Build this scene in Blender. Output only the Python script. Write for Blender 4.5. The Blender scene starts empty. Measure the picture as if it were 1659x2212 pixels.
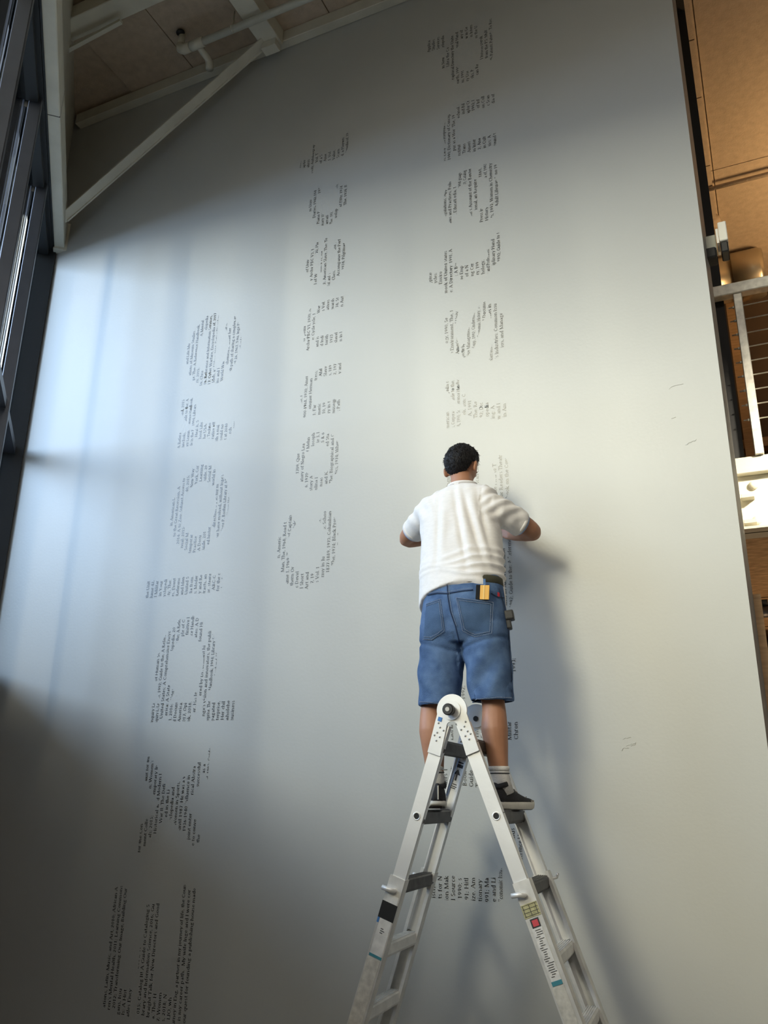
import bpy, bmesh, math, random
from mathutils import Vector, Matrix, noise
random.seed(7)
S = bpy.context.scene
COL = S.collection
pi = math.pi

# ------------------------------------------------------------------ camera
YAW, PIT, ROL, FPX = 0.4314003, 0.3261781, 0.0136357, 1823.83
EYE = Vector((0, 0, 1.6))
_f = Vector((-math.sin(YAW) * math.cos(PIT), math.cos(YAW) * math.cos(PIT), math.sin(PIT)))
_r = Vector((math.cos(YAW), math.sin(YAW), 0))
_u = _r.cross(_f)
RT = math.cos(ROL) * _r + math.sin(ROL) * _u
UP = -math.sin(ROL) * _r + math.cos(ROL) * _u
cam_d = bpy.data.cameras.new('camera')
cam = bpy.data.objects.new('camera', cam_d)
COL.objects.link(cam)
m = Matrix((RT, UP, -_f)).transposed().to_4x4()
m.translation = EYE
cam.matrix_world = m
cam_d.sensor_fit = 'VERTICAL'
cam_d.sensor_height = 24.0
cam_d.lens = 24.0 * FPX / 2212.0
cam_d.clip_start = 0.05
S.camera = cam

def at(px, py, Y):
    """world point on the plane y=Y that the photograph shows at px,py"""
    d = (px - 829.5) * RT - (py - 1106.0) * UP + FPX * _f
    return EYE + d * (Y / d.y)

# ------------------------------------------------------------------ light
S.view_settings.view_transform = 'Standard'
S.view_settings.look = 'None'
S.view_settings.gamma = 1
S.view_settings.use_curve_mapping = False
S.view_settings.exposure = 0.48
W = bpy.data.worlds.new('world'); S.world = W; W.use_nodes = True
wn = W.node_tree.nodes; wl = W.node_tree.links
bg = wn['Background']
bg.inputs['Color'].default_value = (0.62, 0.74, 0.92, 1)
bg.inputs['Strength'].default_value = 0.22

def area(name, loc, target, sx, sy, power, col, spread=180):
    d = bpy.data.lights.new(name, 'AREA'); d.shape = 'RECTANGLE'
    d.size = sx; d.size_y = sy; d.energy = power; d.color = col; d.spread = math.radians(spread)
    o = bpy.data.objects.new(name, d); COL.objects.link(o)
    o.location = loc
    dirv = Vector(target) - Vector(loc)
    o.rotation_euler = dirv.to_track_quat('-Z', 'Y').to_euler()
    return o
# daylight reaching the room through the glazed wall (behind and left of the camera)
area('daylight_open_sky', (-9.8, 0.2, 6.8), (-3.6, 4.15, 3.0), 7.0, 4.4, 960, (0.54, 0.72, 1.0))
area('daylight_bright_facade', (-3.2, -8.7, 9.3), (-1.2, 4.15, 3.4), 6.5, 6.6, 4150, (1.0, 0.90, 0.685))
area('daylight_low_fill', (-5.2, -8.0, 4.2), (-1.8, 4.15, 4.6), 8.0, 3.4, 110, (1.0, 0.95, 0.84))  # weak lamp added to soften the upper shadow edge and fill lower down
area('hall_fill', (1.6, -1.6, 6.7), (1.6, -1.59, 0), 2.2, 2.2, 105, (1.0, 0.95, 0.88))  # added indoor fill that lifts the dark lower wall, not actual ceiling fittings
# warm fittings of the hall and the gallery behind the wall end
area('gallery_uplight', (2.0, 7.0, 5.3), (1.6, 7.4, 7.1), 0.8, 0.8, 38, (1.0, 0.64, 0.30), 150)
area('gallery_underlight', (1.8, 7.6, 0.6), (0.3, 7.6, 3.2), 1.2, 1.2, 24, (1.0, 0.64, 0.34))
area('hall_spot', (2.0, 3.2, 4.6), (0.4, 5.0, 3.4), 0.2, 0.2, 13, (1.0, 0.90, 0.70), 36)

# ------------------------------------------------------------------ helpers
def mat(name, col, rough=0.6, metal=0.0, var=0.0, vscale=6.0, bump=0.0, bscale=80.0, spec=0.5, col2=None, aniso=None):
    M = bpy.data.materials.new(name); M.use_nodes = True
    N = M.node_tree.nodes; L = M.node_tree.links; P = N['Principled BSDF']
    P.inputs['Roughness'].default_value = rough
    P.inputs['Metallic'].default_value = metal
    P.inputs['Specular IOR Level'].default_value = spec
    tc = N.new('ShaderNodeTexCoord')
    mp = N.new('ShaderNodeMapping'); L.new(tc.outputs['Object'], mp.inputs[0])
    if aniso: mp.inputs['Scale'].default_value = aniso
    if var > 0 or col2:
        n = N.new('ShaderNodeTexNoise'); n.inputs['Scale'].default_value = vscale; n.inputs['Detail'].default_value = 5
        L.new(mp.outputs[0], n.inputs['Vector'])
        r = N.new('ShaderNodeValToRGB')
        a = col2 or tuple(c * (1 - var) for c in col)
        b = col if col2 else tuple(min(1, c * (1 + var)) for c in col)
        r.color_ramp.elements[0].color = (*a, 1); r.color_ramp.elements[1].color = (*b, 1)
        r.color_ramp.elements[0].position = 0.3; r.color_ramp.elements[1].position = 0.7
        L.new(n.outputs['Fac'], r.inputs[0]); L.new(r.outputs[0], P.inputs['Base Color'])
    else:
        P.inputs['Base Color'].default_value = (*col, 1)
    if bump > 0:
        n2 = N.new('ShaderNodeTexNoise'); n2.inputs['Scale'].default_value = bscale; n2.inputs['Detail'].default_value = 4
        L.new(mp.outputs[0], n2.inputs['Vector'])
        b = N.new('ShaderNodeBump'); b.inputs['Strength'].default_value = bump; b.inputs['Distance'].default_value = 0.01
        L.new(n2.outputs['Fac'], b.inputs['Height']); L.new(b.outputs[0], P.inputs['Normal'])
    return M

M = {}
M['paint'] = mat('grey_wall_paint', (0.46, 0.46, 0.43), 0.42, var=0.03, vscale=1.3, bump=0.05, bscale=60, spec=0.6)
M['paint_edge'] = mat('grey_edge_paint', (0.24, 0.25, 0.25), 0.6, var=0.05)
M['vinyl'] = mat('dark_vinyl', (0.014, 0.014, 0.015), 0.36, spec=1.0)
M['white_steel'] = mat('cream_painted_steel', (0.60, 0.57, 0.47), 0.5, var=0.08, vscale=5, bump=0.1, bscale=30)
M['ceiling'] = mat('tan_board', (0.50, 0.40, 0.30), 0.85, var=0.10, vscale=18, bump=0.35, bscale=90)
M['osb'] = mat('oriented_strand_board', (0.50, 0.33, 0.18), 0.8, var=0.35, vscale=26, bump=0.5, bscale=60, aniso=(0.5, 1.5, 1))
M['black'] = mat('matt_black', (0.012, 0.012, 0.013), 0.7)
M['frame'] = mat('dark_anodised_frame', (0.10, 0.105, 0.12), 0.38, 0.6, var=0.08)
M['frame_black'] = mat('black_head_frame', (0.012, 0.014, 0.015), 0.6)
M['concrete'] = mat('grey_concrete_floor', (0.38, 0.37, 0.35), 0.7, var=0.15, vscale=2)
M['plaster'] = mat('room_plaster', (0.12, 0.11, 0.10), 0.85, var=0.05)
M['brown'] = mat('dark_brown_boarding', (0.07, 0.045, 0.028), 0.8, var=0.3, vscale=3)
M['wood'] = mat('tan_timber', (0.36, 0.22, 0.11), 0.7, var=0.2, vscale=8, aniso=(1, 8, 8))
M['galv'] = mat('galvanised_steel', (0.62, 0.60, 0.54), 0.42, 0.55, var=0.18, vscale=28, bump=0.05)
M['duct'] = mat('galvanised_duct', (0.55, 0.48, 0.36), 0.32, 0.8, var=0.06)
M['alu'] = mat('brushed_aluminium', (0.86, 0.86, 0.85), 0.40, 0.4, var=0.05, vscale=5, bump=0.05, bscale=40)
M['alu_dull'] = mat('scuffed_aluminium', (0.72, 0.71, 0.68), 0.48, 0.35, var=0.14, vscale=14, bump=0.05)
M['rung'] = mat('dark_ribbed_rung', (0.085, 0.08, 0.075), 0.5, 0.4, var=0.3, vscale=22)
M['hinge'] = mat('white_hinge_plate', (0.82, 0.82, 0.80), 0.4, 0.2, var=0.03)
M['rubber'] = mat('black_rubber', (0.02, 0.02, 0.02), 0.5)
M['rivet'] = mat('rivet_steel', (0.42, 0.42, 0.42), 0.35, 0.8)
M['skin'] = mat('warm_brown_skin', (0.40, 0.195, 0.115), 0.5, var=0.10, vscale=9, bump=0.05, bscale=160, spec=0.4)
M['hair'] = mat('black_hair', (0.006, 0.005, 0.006), 0.55, bump=0.6, bscale=220, aniso=(1, 1, .35), spec=.3)
M['shirt'] = mat('white_heather_cotton', (0.80, 0.78, 0.77), 0.85, var=0.035, vscale=40, bump=0.12, bscale=160, aniso=(1, 1, 3), spec=0.2)
M['undershirt'] = mat('pale_blue_cotton', (0.30, 0.40, 0.62), 0.85, spec=0.2)
M['denim'] = mat('mid_blue_denim', (0.12, 0.20, 0.36), 0.9, var=0.0, vscale=16, bump=0.35, bscale=240, spec=0.15, col2=(0.050, 0.095, 0.20))
M['denim_dark'] = mat('pocket_denim', (0.075, 0.13, 0.235), 0.9, vscale=12, bump=0.3, bscale=240, spec=0.15, col2=(0.045, 0.085, 0.165))
M['stitch'] = mat('pale_stitching', (0.26, 0.30, 0.38), 0.9)
M['stitch_dark'] = mat('dark_seam', (0.02, 0.035, 0.08), 0.9)
M['belt'] = mat('olive_web_belt', (0.05, 0.048, 0.03), 0.8, bump=0.2, bscale=300)
M['sock'] = mat('white_sock', (0.74, 0.73, 0.72), 0.9, bump=0.4, bscale=160)
M['shoe'] = mat('black_shoe_mesh', (0.018, 0.018, 0.022), 0.75, bump=0.4, bscale=260)
M['sole'] = mat('off_white_sole', (0.62, 0.60, 0.54), 0.6, var=0.1, vscale=20)
M['shoe_grey'] = mat('grey_shoe_trim', (0.24, 0.23, 0.21), 0.6)
M['yellow'] = mat('amber_plastic', (0.80, 0.42, 0.06), 0.35, var=0.05)
M['felt'] = mat('black_felt', (0.008, 0.008, 0.008), 0.95)
M['red'] = mat('red_tab', (0.55, 0.03, 0.05), 0.7)
M['label_white'] = mat('white_label', (0.72, 0.71, 0.68), 0.55, var=0.12, vscale=30)
M['label_dark'] = mat('label_print', (0.04, 0.04, 0.045), 0.6)
M['label_yellow'] = mat('worn_yellow_label', (0.42, 0.40, 0.22), 0.6, var=0.3, vscale=60)
M['label_red'] = mat('red_label', (0.65, 0.08, 0.10), 0.5)
M['teal'] = mat('teal_label', (0.06, 0.26, 0.32), 0.5)
M['blue_tape'] = mat('blue_tape', (0.06, 0.20, 0.50), 0.6)
M['white_plastic'] = mat('white_plastic', (0.85, 0.84, 0.78), 0.4)
M['grey_plastic'] = mat('grey_plastic', (0.42, 0.42, 0.36), 0.5)
M['eye'] = mat('eye_white', (0.7, 0.68, 0.65), 0.2)
M['lip'] = mat('lip_skin', (0.28, 0.10, 0.08), 0.5)

def glass_mat():
    G = bpy.data.materials.new('window_glass'); G.use_nodes = True
    N = G.node_tree.nodes; L = G.node_tree.links; N.remove(N['Principled BSDF'])
    t = N.new('ShaderNodeBsdfTransparent'); t.inputs[0].default_value = (0.93, 0.96, 0.97, 1)
    g = N.new('ShaderNodeBsdfGlossy'); g.inputs['Roughness'].default_value = 0.02
    lw = N.new('ShaderNodeFresnel'); lw.inputs[0].default_value = 1.45
    mx = N.new('ShaderNodeMixShader'); L.new(lw.outputs[0], mx.inputs[0])
    L.new(t.outputs[0], mx.inputs[1]); L.new(g.outputs[0], mx.inputs[2])
    L.new(mx.outputs[0], N['Material Output'].inputs[0])
    return G
M['glass'] = glass_mat()

def wloc(o):
    v = Vector((0, 0, 0))
    while o is not None:
        v = v + o.location; o = o.parent
    return v

def link(name, me, mt, parent=None, smooth=False, kind=None, loc=None):
    """mesh given in world coordinates -> object; origin at its parent's origin (or loc)"""
    o = bpy.data.objects.new(name, me)
    COL.objects.link(o)
    if mt is not None and not me.materials: me.materials.append(mt)
    if parent is not None:
        base = wloc(parent); o.parent = parent
        me.transform(Matrix.Translation(-base))
    elif loc is not None:
        me.transform(Matrix.Translation(-Vector(loc))); o.location = loc
    if smooth:
        for p in me.polygons: p.use_smooth = True
    if kind: o['kind'] = kind
    return o

def thing(name, loc, label, cat, group=None):
    o = bpy.data.objects.new(name, None); COL.objects.link(o); o.location = loc
    o.empty_display_size = 0.05
    o['label'] = label; o['category'] = cat
    if group: o['group'] = group
    return o

def tag(o, label, cat, group=None):
    o['label'] = label; o['category'] = cat
    if group: o['group'] = group
    return o

class MB:
    def __init__(s): s.v = []; s.f = []
    def add(s, vs, fs):
        b = len(s.v); s.v += [tuple(v) for v in vs]; s.f += [tuple(b + i for i in f) for f in fs]; return s
    def box(s, lo, hi):
        x0, y0, z0 = lo; x1, y1, z1 = hi
        return s.add([(x0, y0, z0), (x1, y0, z0), (x1, y1, z0), (x0, y1, z0), (x0, y0, z1), (x1, y0, z1), (x1, y1, z1), (x0, y1, z1)],
                     [(3, 2, 1, 0), (4, 5, 6, 7), (0, 1, 5, 4), (1, 2, 6, 5), (2, 3, 7, 6), (3, 0, 4, 7)])
    def obox(s, c, ax, ay, az, hx, hy, hz):
        c = Vector(c); vs = []
        for z in (-hz, hz):
            for x, y in ((-hx, -hy), (hx, -hy), (hx, hy), (-hx, hy)):
                vs.append(c + ax * x + ay * y + az * z)
        return s.add(vs, [(3, 2, 1, 0), (4, 5, 6, 7), (0, 1, 5, 4), (1, 2, 6, 5), (2, 3, 7, 6), (3, 0, 4, 7)])
    def beam(s, a, b, w, h, up=Vector((0, 0, 1))):
        a = Vector(a); b = Vector(b); d = (b - a).normalized()
        x = d.cross(up)
        if x.length < 1e-4: x = d.cross(Vector((0, 1, 0)))
        x.normalize(); y = x.cross(d)
        return s.obox((a + b) / 2, x, d, y, w / 2, (b - a).length / 2, h / 2)
    def tube(s, pts, rad, n=12, cap=True):
        pts = [Vector(p) for p in pts]
        rad = [rad] * len(pts) if not hasattr(rad, '__len__') else rad
        ref = Vector((0.13, 0.21, 1)) ; b = len(s.v); rings = []
        px = None
        for i, p in enumerate(pts):
            d = (pts[min(i + 1, len(pts) - 1)] - pts[max(i - 1, 0)]).normalized()
            if px is None:
                x = d.cross(ref)
                if x.length < .1: x = d.cross(Vector((1, 0, 0)))
            else: x = px - d * px.dot(d)
            x.normalize(); px = x; y = d.cross(x)
            rings.append([p + rad[i] * (x * math.cos(2 * pi * k / n) + y * math.sin(2 * pi * k / n)) for k in range(n)])
        vs = [v for r in rings for v in r]; fs = []
        for i in range(len(pts) - 1):
            for k in range(n):
                fs.append((i * n + k, i * n + (k + 1) % n, (i + 1) * n + (k + 1) % n, (i + 1) * n + k))
        if cap:
            fs.append(tuple(range(n - 1, -1, -1))); fs.append(tuple((len(pts) - 1) * n + k for k in range(n)))
        return s.add(vs, fs)
    def rings(s, rings, cap=True):
        n = len(rings[0]); vs = [v for r in rings for v in r]; fs = []
        for i in range(len(rings) - 1):
            for k in range(n):
                fs.append((i * n + k, i * n + (k + 1) % n, (i + 1) * n + (k + 1) % n, (i + 1) * n + k))
        if cap:
            fs.append(tuple(range(n - 1, -1, -1))); fs.append(tuple((len(rings) - 1) * n + k for k in range(n)))
        return s.add(vs, fs)
    def ball(s, c, rx, ry=None, rz=None, n=14, R=None):
        ry = ry or rx; rz = rz or rx; c = Vector(c); rg = []
        for i in range(1, n):
            t = pi * i / n; row = []
            for k in range(2 * n):
                p = 2 * pi * k / (2 * n)
                q = Vector((rx * math.sin(t) * math.cos(p), ry * math.sin(t) * math.sin(p), -rz * math.cos(t)))
                if R is not None: q = R @ q
                row.append(c + q)
            rg.append(row)
        return s.rings(rg)
    def mesh(s, name='m'):
        me = bpy.data.meshes.new(name); me.from_pydata(s.v, [], s.f); me.update(); return me
    def build(s, name, mt, parent=None, smooth=False, kind=None, loc=None, bevel=0.0, seg=1):
        me = s.mesh(name)
        if bevel > 0 or True:
            bm = bmesh.new(); bm.from_mesh(me)
            bmesh.ops.recalc_face_normals(bm, faces=bm.faces)
            if bevel > 0:
                ed = [e for e in bm.edges if e.is_manifold and e.calc_face_angle(0) > 0.6]
                bmesh.ops.bevel(bm, geom=ed, offset=bevel, segments=seg, affect='EDGES', profile=0.6)
            bm.to_mesh(me); bm.free()
        return link(name, me, mt, parent, smooth, kind, loc)

def struct(o): o['kind'] = 'structure'; return o

def remesh(me, voxel, smooth=6, cut=None, fac=0.5):
    """fuse the closed shells of a mesh into one continuous skin"""
    o = bpy.data.objects.new('tmp', me); COL.objects.link(o)
    r = o.modifiers.new('r', 'REMESH'); r.mode = 'VOXEL'; r.voxel_size = voxel; r.adaptivity = 0
    if smooth:
        s = o.modifiers.new('s', 'SMOOTH'); s.iterations = smooth; s.factor = fac
    cu = None
    if cut is not None:
        cu = bpy.data.objects.new('tmpc', cut); COL.objects.link(cu)
        b = o.modifiers.new('b', 'BOOLEAN'); b.operation = 'DIFFERENCE'; b.object = cu; b.solver = 'EXACT'
    dg = bpy.context.evaluated_depsgraph_get(); dg.update()
    out = bpy.data.meshes.new_from_object(o.evaluated_get(dg), depsgraph=dg)
    bpy.data.objects.remove(o)
    if cu: bpy.data.objects.remove(cu)
    out.materials.clear()
    return out

# ------------------------------------------------------------------ the room
WY = 4.15          # face of the lettered wall
XR = -0.06         # its right end
P0 = Vector((-4.89, 4.15, 0))                   # corner with the glazing
GV = Vector((0.68394, -0.72954, 0))             # along the glazing
GN = Vector((-0.72954, -0.68394, 0))            # outwards
ZC = 7.06
def G(s, n, z): return P0 + GV * s + GN * n + Vector((0, 0, z))
SL = 14.0

def prism(poly, z0, z1):
    n = len(poly); b = MB()
    vs = [(x, y, z0) for x, y in poly] + [(x, y, z1) for x, y in poly]
    fs = [tuple(range(n - 1, -1, -1)), tuple(range(n, 2 * n))] + [(i, (i + 1) % n, n + (i + 1) % n, n + i) for i in range(n)]
    return b.add(vs, fs)
cB = G(SL, 0, 0)
poly = [(-5.3, 10.0), (-5.3, 4.15), (-4.89, 4.15), (cB.x, cB.y), (5.2, cB.y), (5.2, 10.0)]
struct(prism(poly, -0.12, 0.0).build('floor', M['concrete']))
ceil = struct(prism(poly, ZC + 0.03, ZC + 0.2).build('ceiling', M['ceiling']))
# board ceiling, sheets 0.61 x 2.44 with open joints
xs = [-4.21 - 0.61 + 0.61 * i for i in range(12)]
ys = [-0.37 + 2.44 * j for j in range(5)]
for i, x in enumerate(xs):
    for j, y in enumerate(ys):
        if y + 2.44 < 3.0 and x < 0: pass
        x1 = x + 0.61; y1 = y + 2.44
        if x > -0.1 and i % 1 == 0 and y > 4: pass
        # keep sheets inside the glazing line
        if (Vector((x, y, 0)) - P0).dot(GN) > -0.02:
            if (Vector((x1, y1, 0)) - P0).dot(GN) > -0.05: continue
            yy = y
            while (Vector((x, yy, 0)) - P0).dot(GN) > -0.02 and yy < y1: yy += 0.04
            y0 = yy
        else: y0 = y
        if y1 - y0 < 0.1: continue
        MB().box((x + 0.004, y0 + 0.004, ZC), (x1 - 0.004, y1 - 0.004, ZC + 0.035)).build('ceiling_panel', M['ceiling'], ceil)

# lettered wall with its slightly splayed end
wf = prism([(-5.3, WY), (XR, WY), (XR + 0.017, WY + 0.20), (-5.3, WY + 0.20)], 0.0, ZC + .06)
wall_f = struct(wf.build('wall_front', M['paint']))
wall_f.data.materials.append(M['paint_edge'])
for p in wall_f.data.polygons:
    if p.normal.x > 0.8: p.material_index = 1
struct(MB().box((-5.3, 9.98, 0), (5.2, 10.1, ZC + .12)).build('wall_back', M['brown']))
struct(MB().box((5.2, cB.y, 0), (5.3, 10.1, ZC + .12)).build('wall_right', M['plaster']))
struct(MB().box((-5.42, 4.15, 0), (-5.3, 10.1, ZC + .12)).build('wall_left', M['plaster']))
struct(MB().box((cB.x, cB.y - 0.1, 0), (5.3, cB.y, ZC + .12)).build('wall_rear', M['plaster']))

sc_ = MB(); random.seed(11)
for (px, py, L) in ((1345, 1597, .05), (1352, 1612, .06), (1340, 1620, .05), (1362, 1606, .03), (1450, 905, .03), (1445, 840, .09), (1480, 960, .07)):
    a = at(px, py, WY - .0006); vs_ = []
    for k in range(7): vs_.append(a + Vector((L * k / 6 * .8, 0, random.uniform(-.006, .006) + L * k / 6 * .2)))
    sc_.tube(vs_, [.0003] + [.0014] * 5 + [.0003], 6)
sc_.build('plaster_ripple', M['paint'], wall_f, True)['kind'] = 'stuff'

# glazed wall: solid panels below 2.35, two rows of panes, solid head above 5.74
ZS, ZT, ZH = 2.33, 3.99, 5.74
def gbox(s0, s1, n0, n1, z0, z1):
    b = MB(); c = (G(s0, n0, z0) + G(s1, n1, z1)) / 2
    return b.obox(c, GV, GN, Vector((0, 0, 1)), abs(s1 - s0) / 2, abs(n1 - n0) / 2, (z1 - z0) / 2)
gl = struct(gbox(-0.3, SL, 0.0, 0.12, 0, ZS).build('wall_glazing', M['frame']))
gbox(-0.3, SL, 0.0, 0.16, ZH + 0.04, ZC + 0.25).build('fascia', M['white_steel'], gl)
gbox(0.0, SL, 0.002, 0.16, ZH - 0.01, ZH + 0.04).build('head_frame', M['frame_black'], gl)
BAY = 0.83
gbox(-0.04, 0.05, -0.025, 0.2, 0.0, ZH).build('corner_post', M['frame_black'], gl)
nb = int(SL / BAY)
for i in range(nb):
    s0 = 0.02 + i * BAY; s1 = s0 + BAY
    w = struct(gbox(s0 - 0.025, s0 + 0.022, 0.01, 0.085, ZS, ZH).build('window_%d' % (i + 1), M['frame'], bevel=0.004))
    gbox(s0 + 0.03, s1 - 0.03, 0.03, 0.16, ZT - 0.03, ZT + 0.03).build('transom', M['frame'], w)
    gbox(s0 + 0.03, s1 - 0.03, 0.02, 0.16, ZS, ZS + 0.07).build('sill', M['frame'], w)
    gbox(s0 + 0.03, s1 - 0.03, 0.03, 0.16, ZH - 0.06, ZH).build('window_head', M['frame_black'], w)
    gbox(s0 + 0.03, s1 - 0.03, 0.10, 0.106, ZS + 0.07, ZT - 0.035).build('pane', M['glass'], w)
    gbox(s0 + 0.03, s1 - 0.03, 0.10, 0.106, ZT + 0.035, ZH - 0.06).build('pane', M['glass'], w)

# ------------------------------------------------------------------ roof steel at top left
def add_thing_mesh(mb, name, mt, label, cat, group=None, bevel=0.004):
    return tag(mb.build(name, mt, bevel=bevel), label, cat, group)
eb = thing('eaves_beam', G(0.1, -0.1, 5.8), 'cream painted steel beam running along the top of the glazing', 'beam')
gbox(0.08, 9.0, -0.088, -0.003, 5.745, 5.96).build('box_section', M['white_steel'], eb, bevel=0.006)
gbox(0.02, 0.10, -0.12, -0.003, 5.72, 5.98).build('end_plate', M['white_steel'], eb, bevel=0.004)
gbox(0.10, 9.0, -0.012, -0.001, 5.735, 5.7445).build('edge_strip', M['frame_black'], eb)
gbox(1.55, 1.556, -0.0885, -0.004, 5.7435, 5.961).build('weld_joint', M['plaster'], eb)
wb = MB().box((-4.80, 4.08, 6.955), (-0.2, 4.148, 7.055)).build('wall_head_beam', M['white_steel'], bevel=0.004)
tag(wb, 'long cream steel beam level along the head of the grey lettered wall', 'beam')
br = thing('diagonal_brace', (-4.66, 3.98, 5.92), 'cream angle brace rising from the glazing corner to the wall head beam', 'brace')
a = Vector((-4.60, 3.97, 5.86)); b = Vector((-2.88, 4.04, 6.955))
MB().beam(a, b, 0.012, 0.085).build('upright_leg', M['white_steel'], br)
MB().beam(a + Vector((0, -.035, -.034)), b + Vector((0, -.035, -.034)), 0.08, 0.010).build('flat_leg', M['white_steel'], br)
pu = thing('roof_purlin', (-2.9, 4.04, 6.97), 'cream roof purlin meeting the wall head beam at the brace', 'beam')
MB().box((-2.92, -1.6, 6.92), (-2.76, 4.075, 7.055)).build('box_section', M['white_steel'], pu, bevel=0.004)
MB().box((-2.90, 4.0, 6.86), (-2.78, 4.075, 6.92)).build('seat_plate', M['white_steel'], pu)
jo = thing('roof_joist', (-4.4, 3.58, 6.9), 'cream roof joist with a thin lower strip, crossing above the camera from the glazing', 'beam')
MB().box((-4.2, 3.27, 6.93), (-2.93, 3.43, 7.055)).box((-2.75, 3.27, 6.93), (3.0, 3.43, 7.055)).build('box_section', M['white_steel'], jo, bevel=0.004)
MB().beam(at(128, 118, 3.42), at(262, 46, 3.40), 0.03, 0.025).build('lower_strip', M['white_steel'], jo)
# sprinkler pipe
sp = thing('sprinkler_pipe', (-3.5, 3.80, 6.95), 'cream painted sprinkler pipe with elbow, tee and drop under the ceiling', 'pipe')
e0 = Vector((-3.43, 3.78, 6.87))
MB().tube([e0, (4.0, 3.78, 6.87)], 0.027, 14).build('main_pipe', M['white_steel'], sp, True)
MB().tube([e0 + Vector((.05, 0, 0)), e0 + Vector((-.01, 0, 0)), e0 + Vector((-.035, 0, .02)), e0 + Vector((-.04, 0, .05))], 0.036, 14).build('elbow', M['white_steel'], sp, True)
MB().tube([e0 + Vector((-.04, 0, .03)), e0 + Vector((-.04, 0, .19))], 0.026, 12).build('riser', M['white_steel'], sp, True)
MB().ball(e0 + Vector((-.04, -.02, .16)), 0.035, 0.03, 0.02, 8).build('escutcheon_hole', M['black'], sp, True)
MB().tube([e0 + Vector((.06, 0, 0)), e0 + Vector((.17, 0, 0))], 0.037, 14).build('tee', M['white_steel'], sp, True)
MB().tube([e0 + Vector((.115, 0.0, 0)), e0 + Vector((.115, 0.13, -.01)), e0 + Vector((.115, 0.16, -.03)), e0 + Vector((.115, 0.165, -.08))], [0.026, 0.026, 0.03, 0.03], 14).build('branch_drop', M['white_steel'], sp, True)
MB().tube([e0 + Vector((.43, 0, -.03)), e0 + Vector((.43, -.03, 0)), e0 + Vector((.43, 0, .035)), e0 + Vector((.43, 0, .17))], 0.006, 6).build('hanger', M['white_steel'], sp, True)

# ------------------------------------------------------------------ beyond the right end of the wall
struct(MB().box((-0.09, 4.45, ZC - 0.05), (0.04, 9.15, ZC)).build('trim_1', M['ceiling']))
for y in (5.35, 5.95, 6.8, 7.9): MB().box((-0.091, y, ZC - 0.052), (0.041, y + 0.008, ZC - 0.049)).build('joint', M['brown'], bpy.data.objects['trim_1'])
MB().tube([(0.0, 7.6, ZC - .06), (0.01, 7.7, ZC - .05)], 0.07, 16).build('patch', M['ceiling'], bpy.data.objects['trim_1'], True)
pc = MB().box((-0.20, 5.06, 3.5), (0.003, 5.20, ZC)).box((-0.20, 4.40, ZC - 0.06), (0.003, 5.06, ZC)).build('column', M['black'])
tag(pc, 'black steel column just behind the right end of the grey wall', 'column')
cp = thing('conduit', (0.0, 7.25, 7.08), 'thin tan conduit crossing under the ceiling beyond the wall end', 'pipe')
MB().tube([(-0.3, 7.1, 6.985), (2.5, 7.1, 6.985)], 0.02, 10).build('tube', M['ceiling'], cp, True)
dt = thing('air_duct', (0.1, 8.6, 6.75), 'round galvanised duct with end collar above the gallery rail', 'duct')
MB().tube([(-0.4, 8.4, 6.80), (0.14, 8.4, 6.80)], 0.24, 28).build('pipe_section', M['duct'], dt, True)
MB().tube([(0.12, 8.4, 6.80), (0.38, 8.4, 6.80), (0.42, 8.4, 6.80)], [0.26, 0.26, 0.24], 28).build('end_collar', M['duct'], dt, True)
# sensor fixed to the wall end
sn = thing('motion_sensor', (0.02, 4.28, 4.9), 'small grey and white sensor box bracketed to the wall end above the gallery rail', 'sensor')
c = at(1550, 528, 4.32)
MB().box((c.x - 0.10, 4.30, c.z - 0.045), (c.x - 0.005, 4.37, c.z + 0.055)).build('grey_housing', M['grey_plastic'], sn, bevel=0.004)
MB().box((c.x - 0.11, 4.26, c.z - 0.11), (c.x - 0.01, 4.36, c.z - 0.045)).build('black_housing', M['black'], sn, bevel=0.008)
MB().box((c.x - 0.002, 4.24, c.z - 0.045), (c.x + 0.010, 4.36, c.z + 0.045)).build('mounting_bracket', M['white_plastic'], sn)
MB().box((c.x + 0.012, 4.24, c.z - 0.035), (c.x + 0.055, 4.36, c.z + 0.085)).build('white_cover', M['white_plastic'], sn, bevel=0.004)
MB().box((c.x + 0.014, 4.25, c.z - 0.10), (c.x + 0.052, 4.35, c.z - 0.036)).build('lens_block', M['rubber'], sn, bevel=0.006)
MB().tube([(c.x - 0.07, 4.33, c.z + 0.05), (c.x - 0.09, 4.34, c.z + 0.2), (c.x - 0.10, 4.34, ZC)], 0.006, 6).build('cable', M['black'], sn, True)

# gallery floor edge, rail
ZG, ZGB, GY = at(1625, 985, 5.0).z, at(1640, 1143, 5.0).z, 5.0
ga = thing('gallery_beam', (0.3, GY, ZGB), 'cream bolted steel edge beam of the gallery beside the wall end', 'beam')
MB().box((-0.5, GY, ZG - 0.10), (3.5, GY + 0.15, ZG)).build('top_flange', M['white_steel'], ga, bevel=0.004)
MB().box((-0.10, GY + 0.05, ZGB), (0.21, GY + 0.07, ZG - 0.10)).build('splice_plate', M['white_steel'], ga, bevel=0.003)
MB().box((-0.5, GY + 0.07, ZGB + 0.01), (3.5, GY + 0.085, ZG - 0.1)).build('web', M['white_steel'], ga)
MB().box((0.215, GY + 0.03, ZGB + 0.01), (3.5, GY + 0.06, ZG - 0.115)).build('outer_plate', M['white_steel'], ga, bevel=0.003)
MB().box((-0.14, GY - 0.02, ZGB + 0.02), (-0.075, GY + 0.04, ZG - 0.09)).build('stiffener', M['white_steel'], ga, bevel=0.003)
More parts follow.
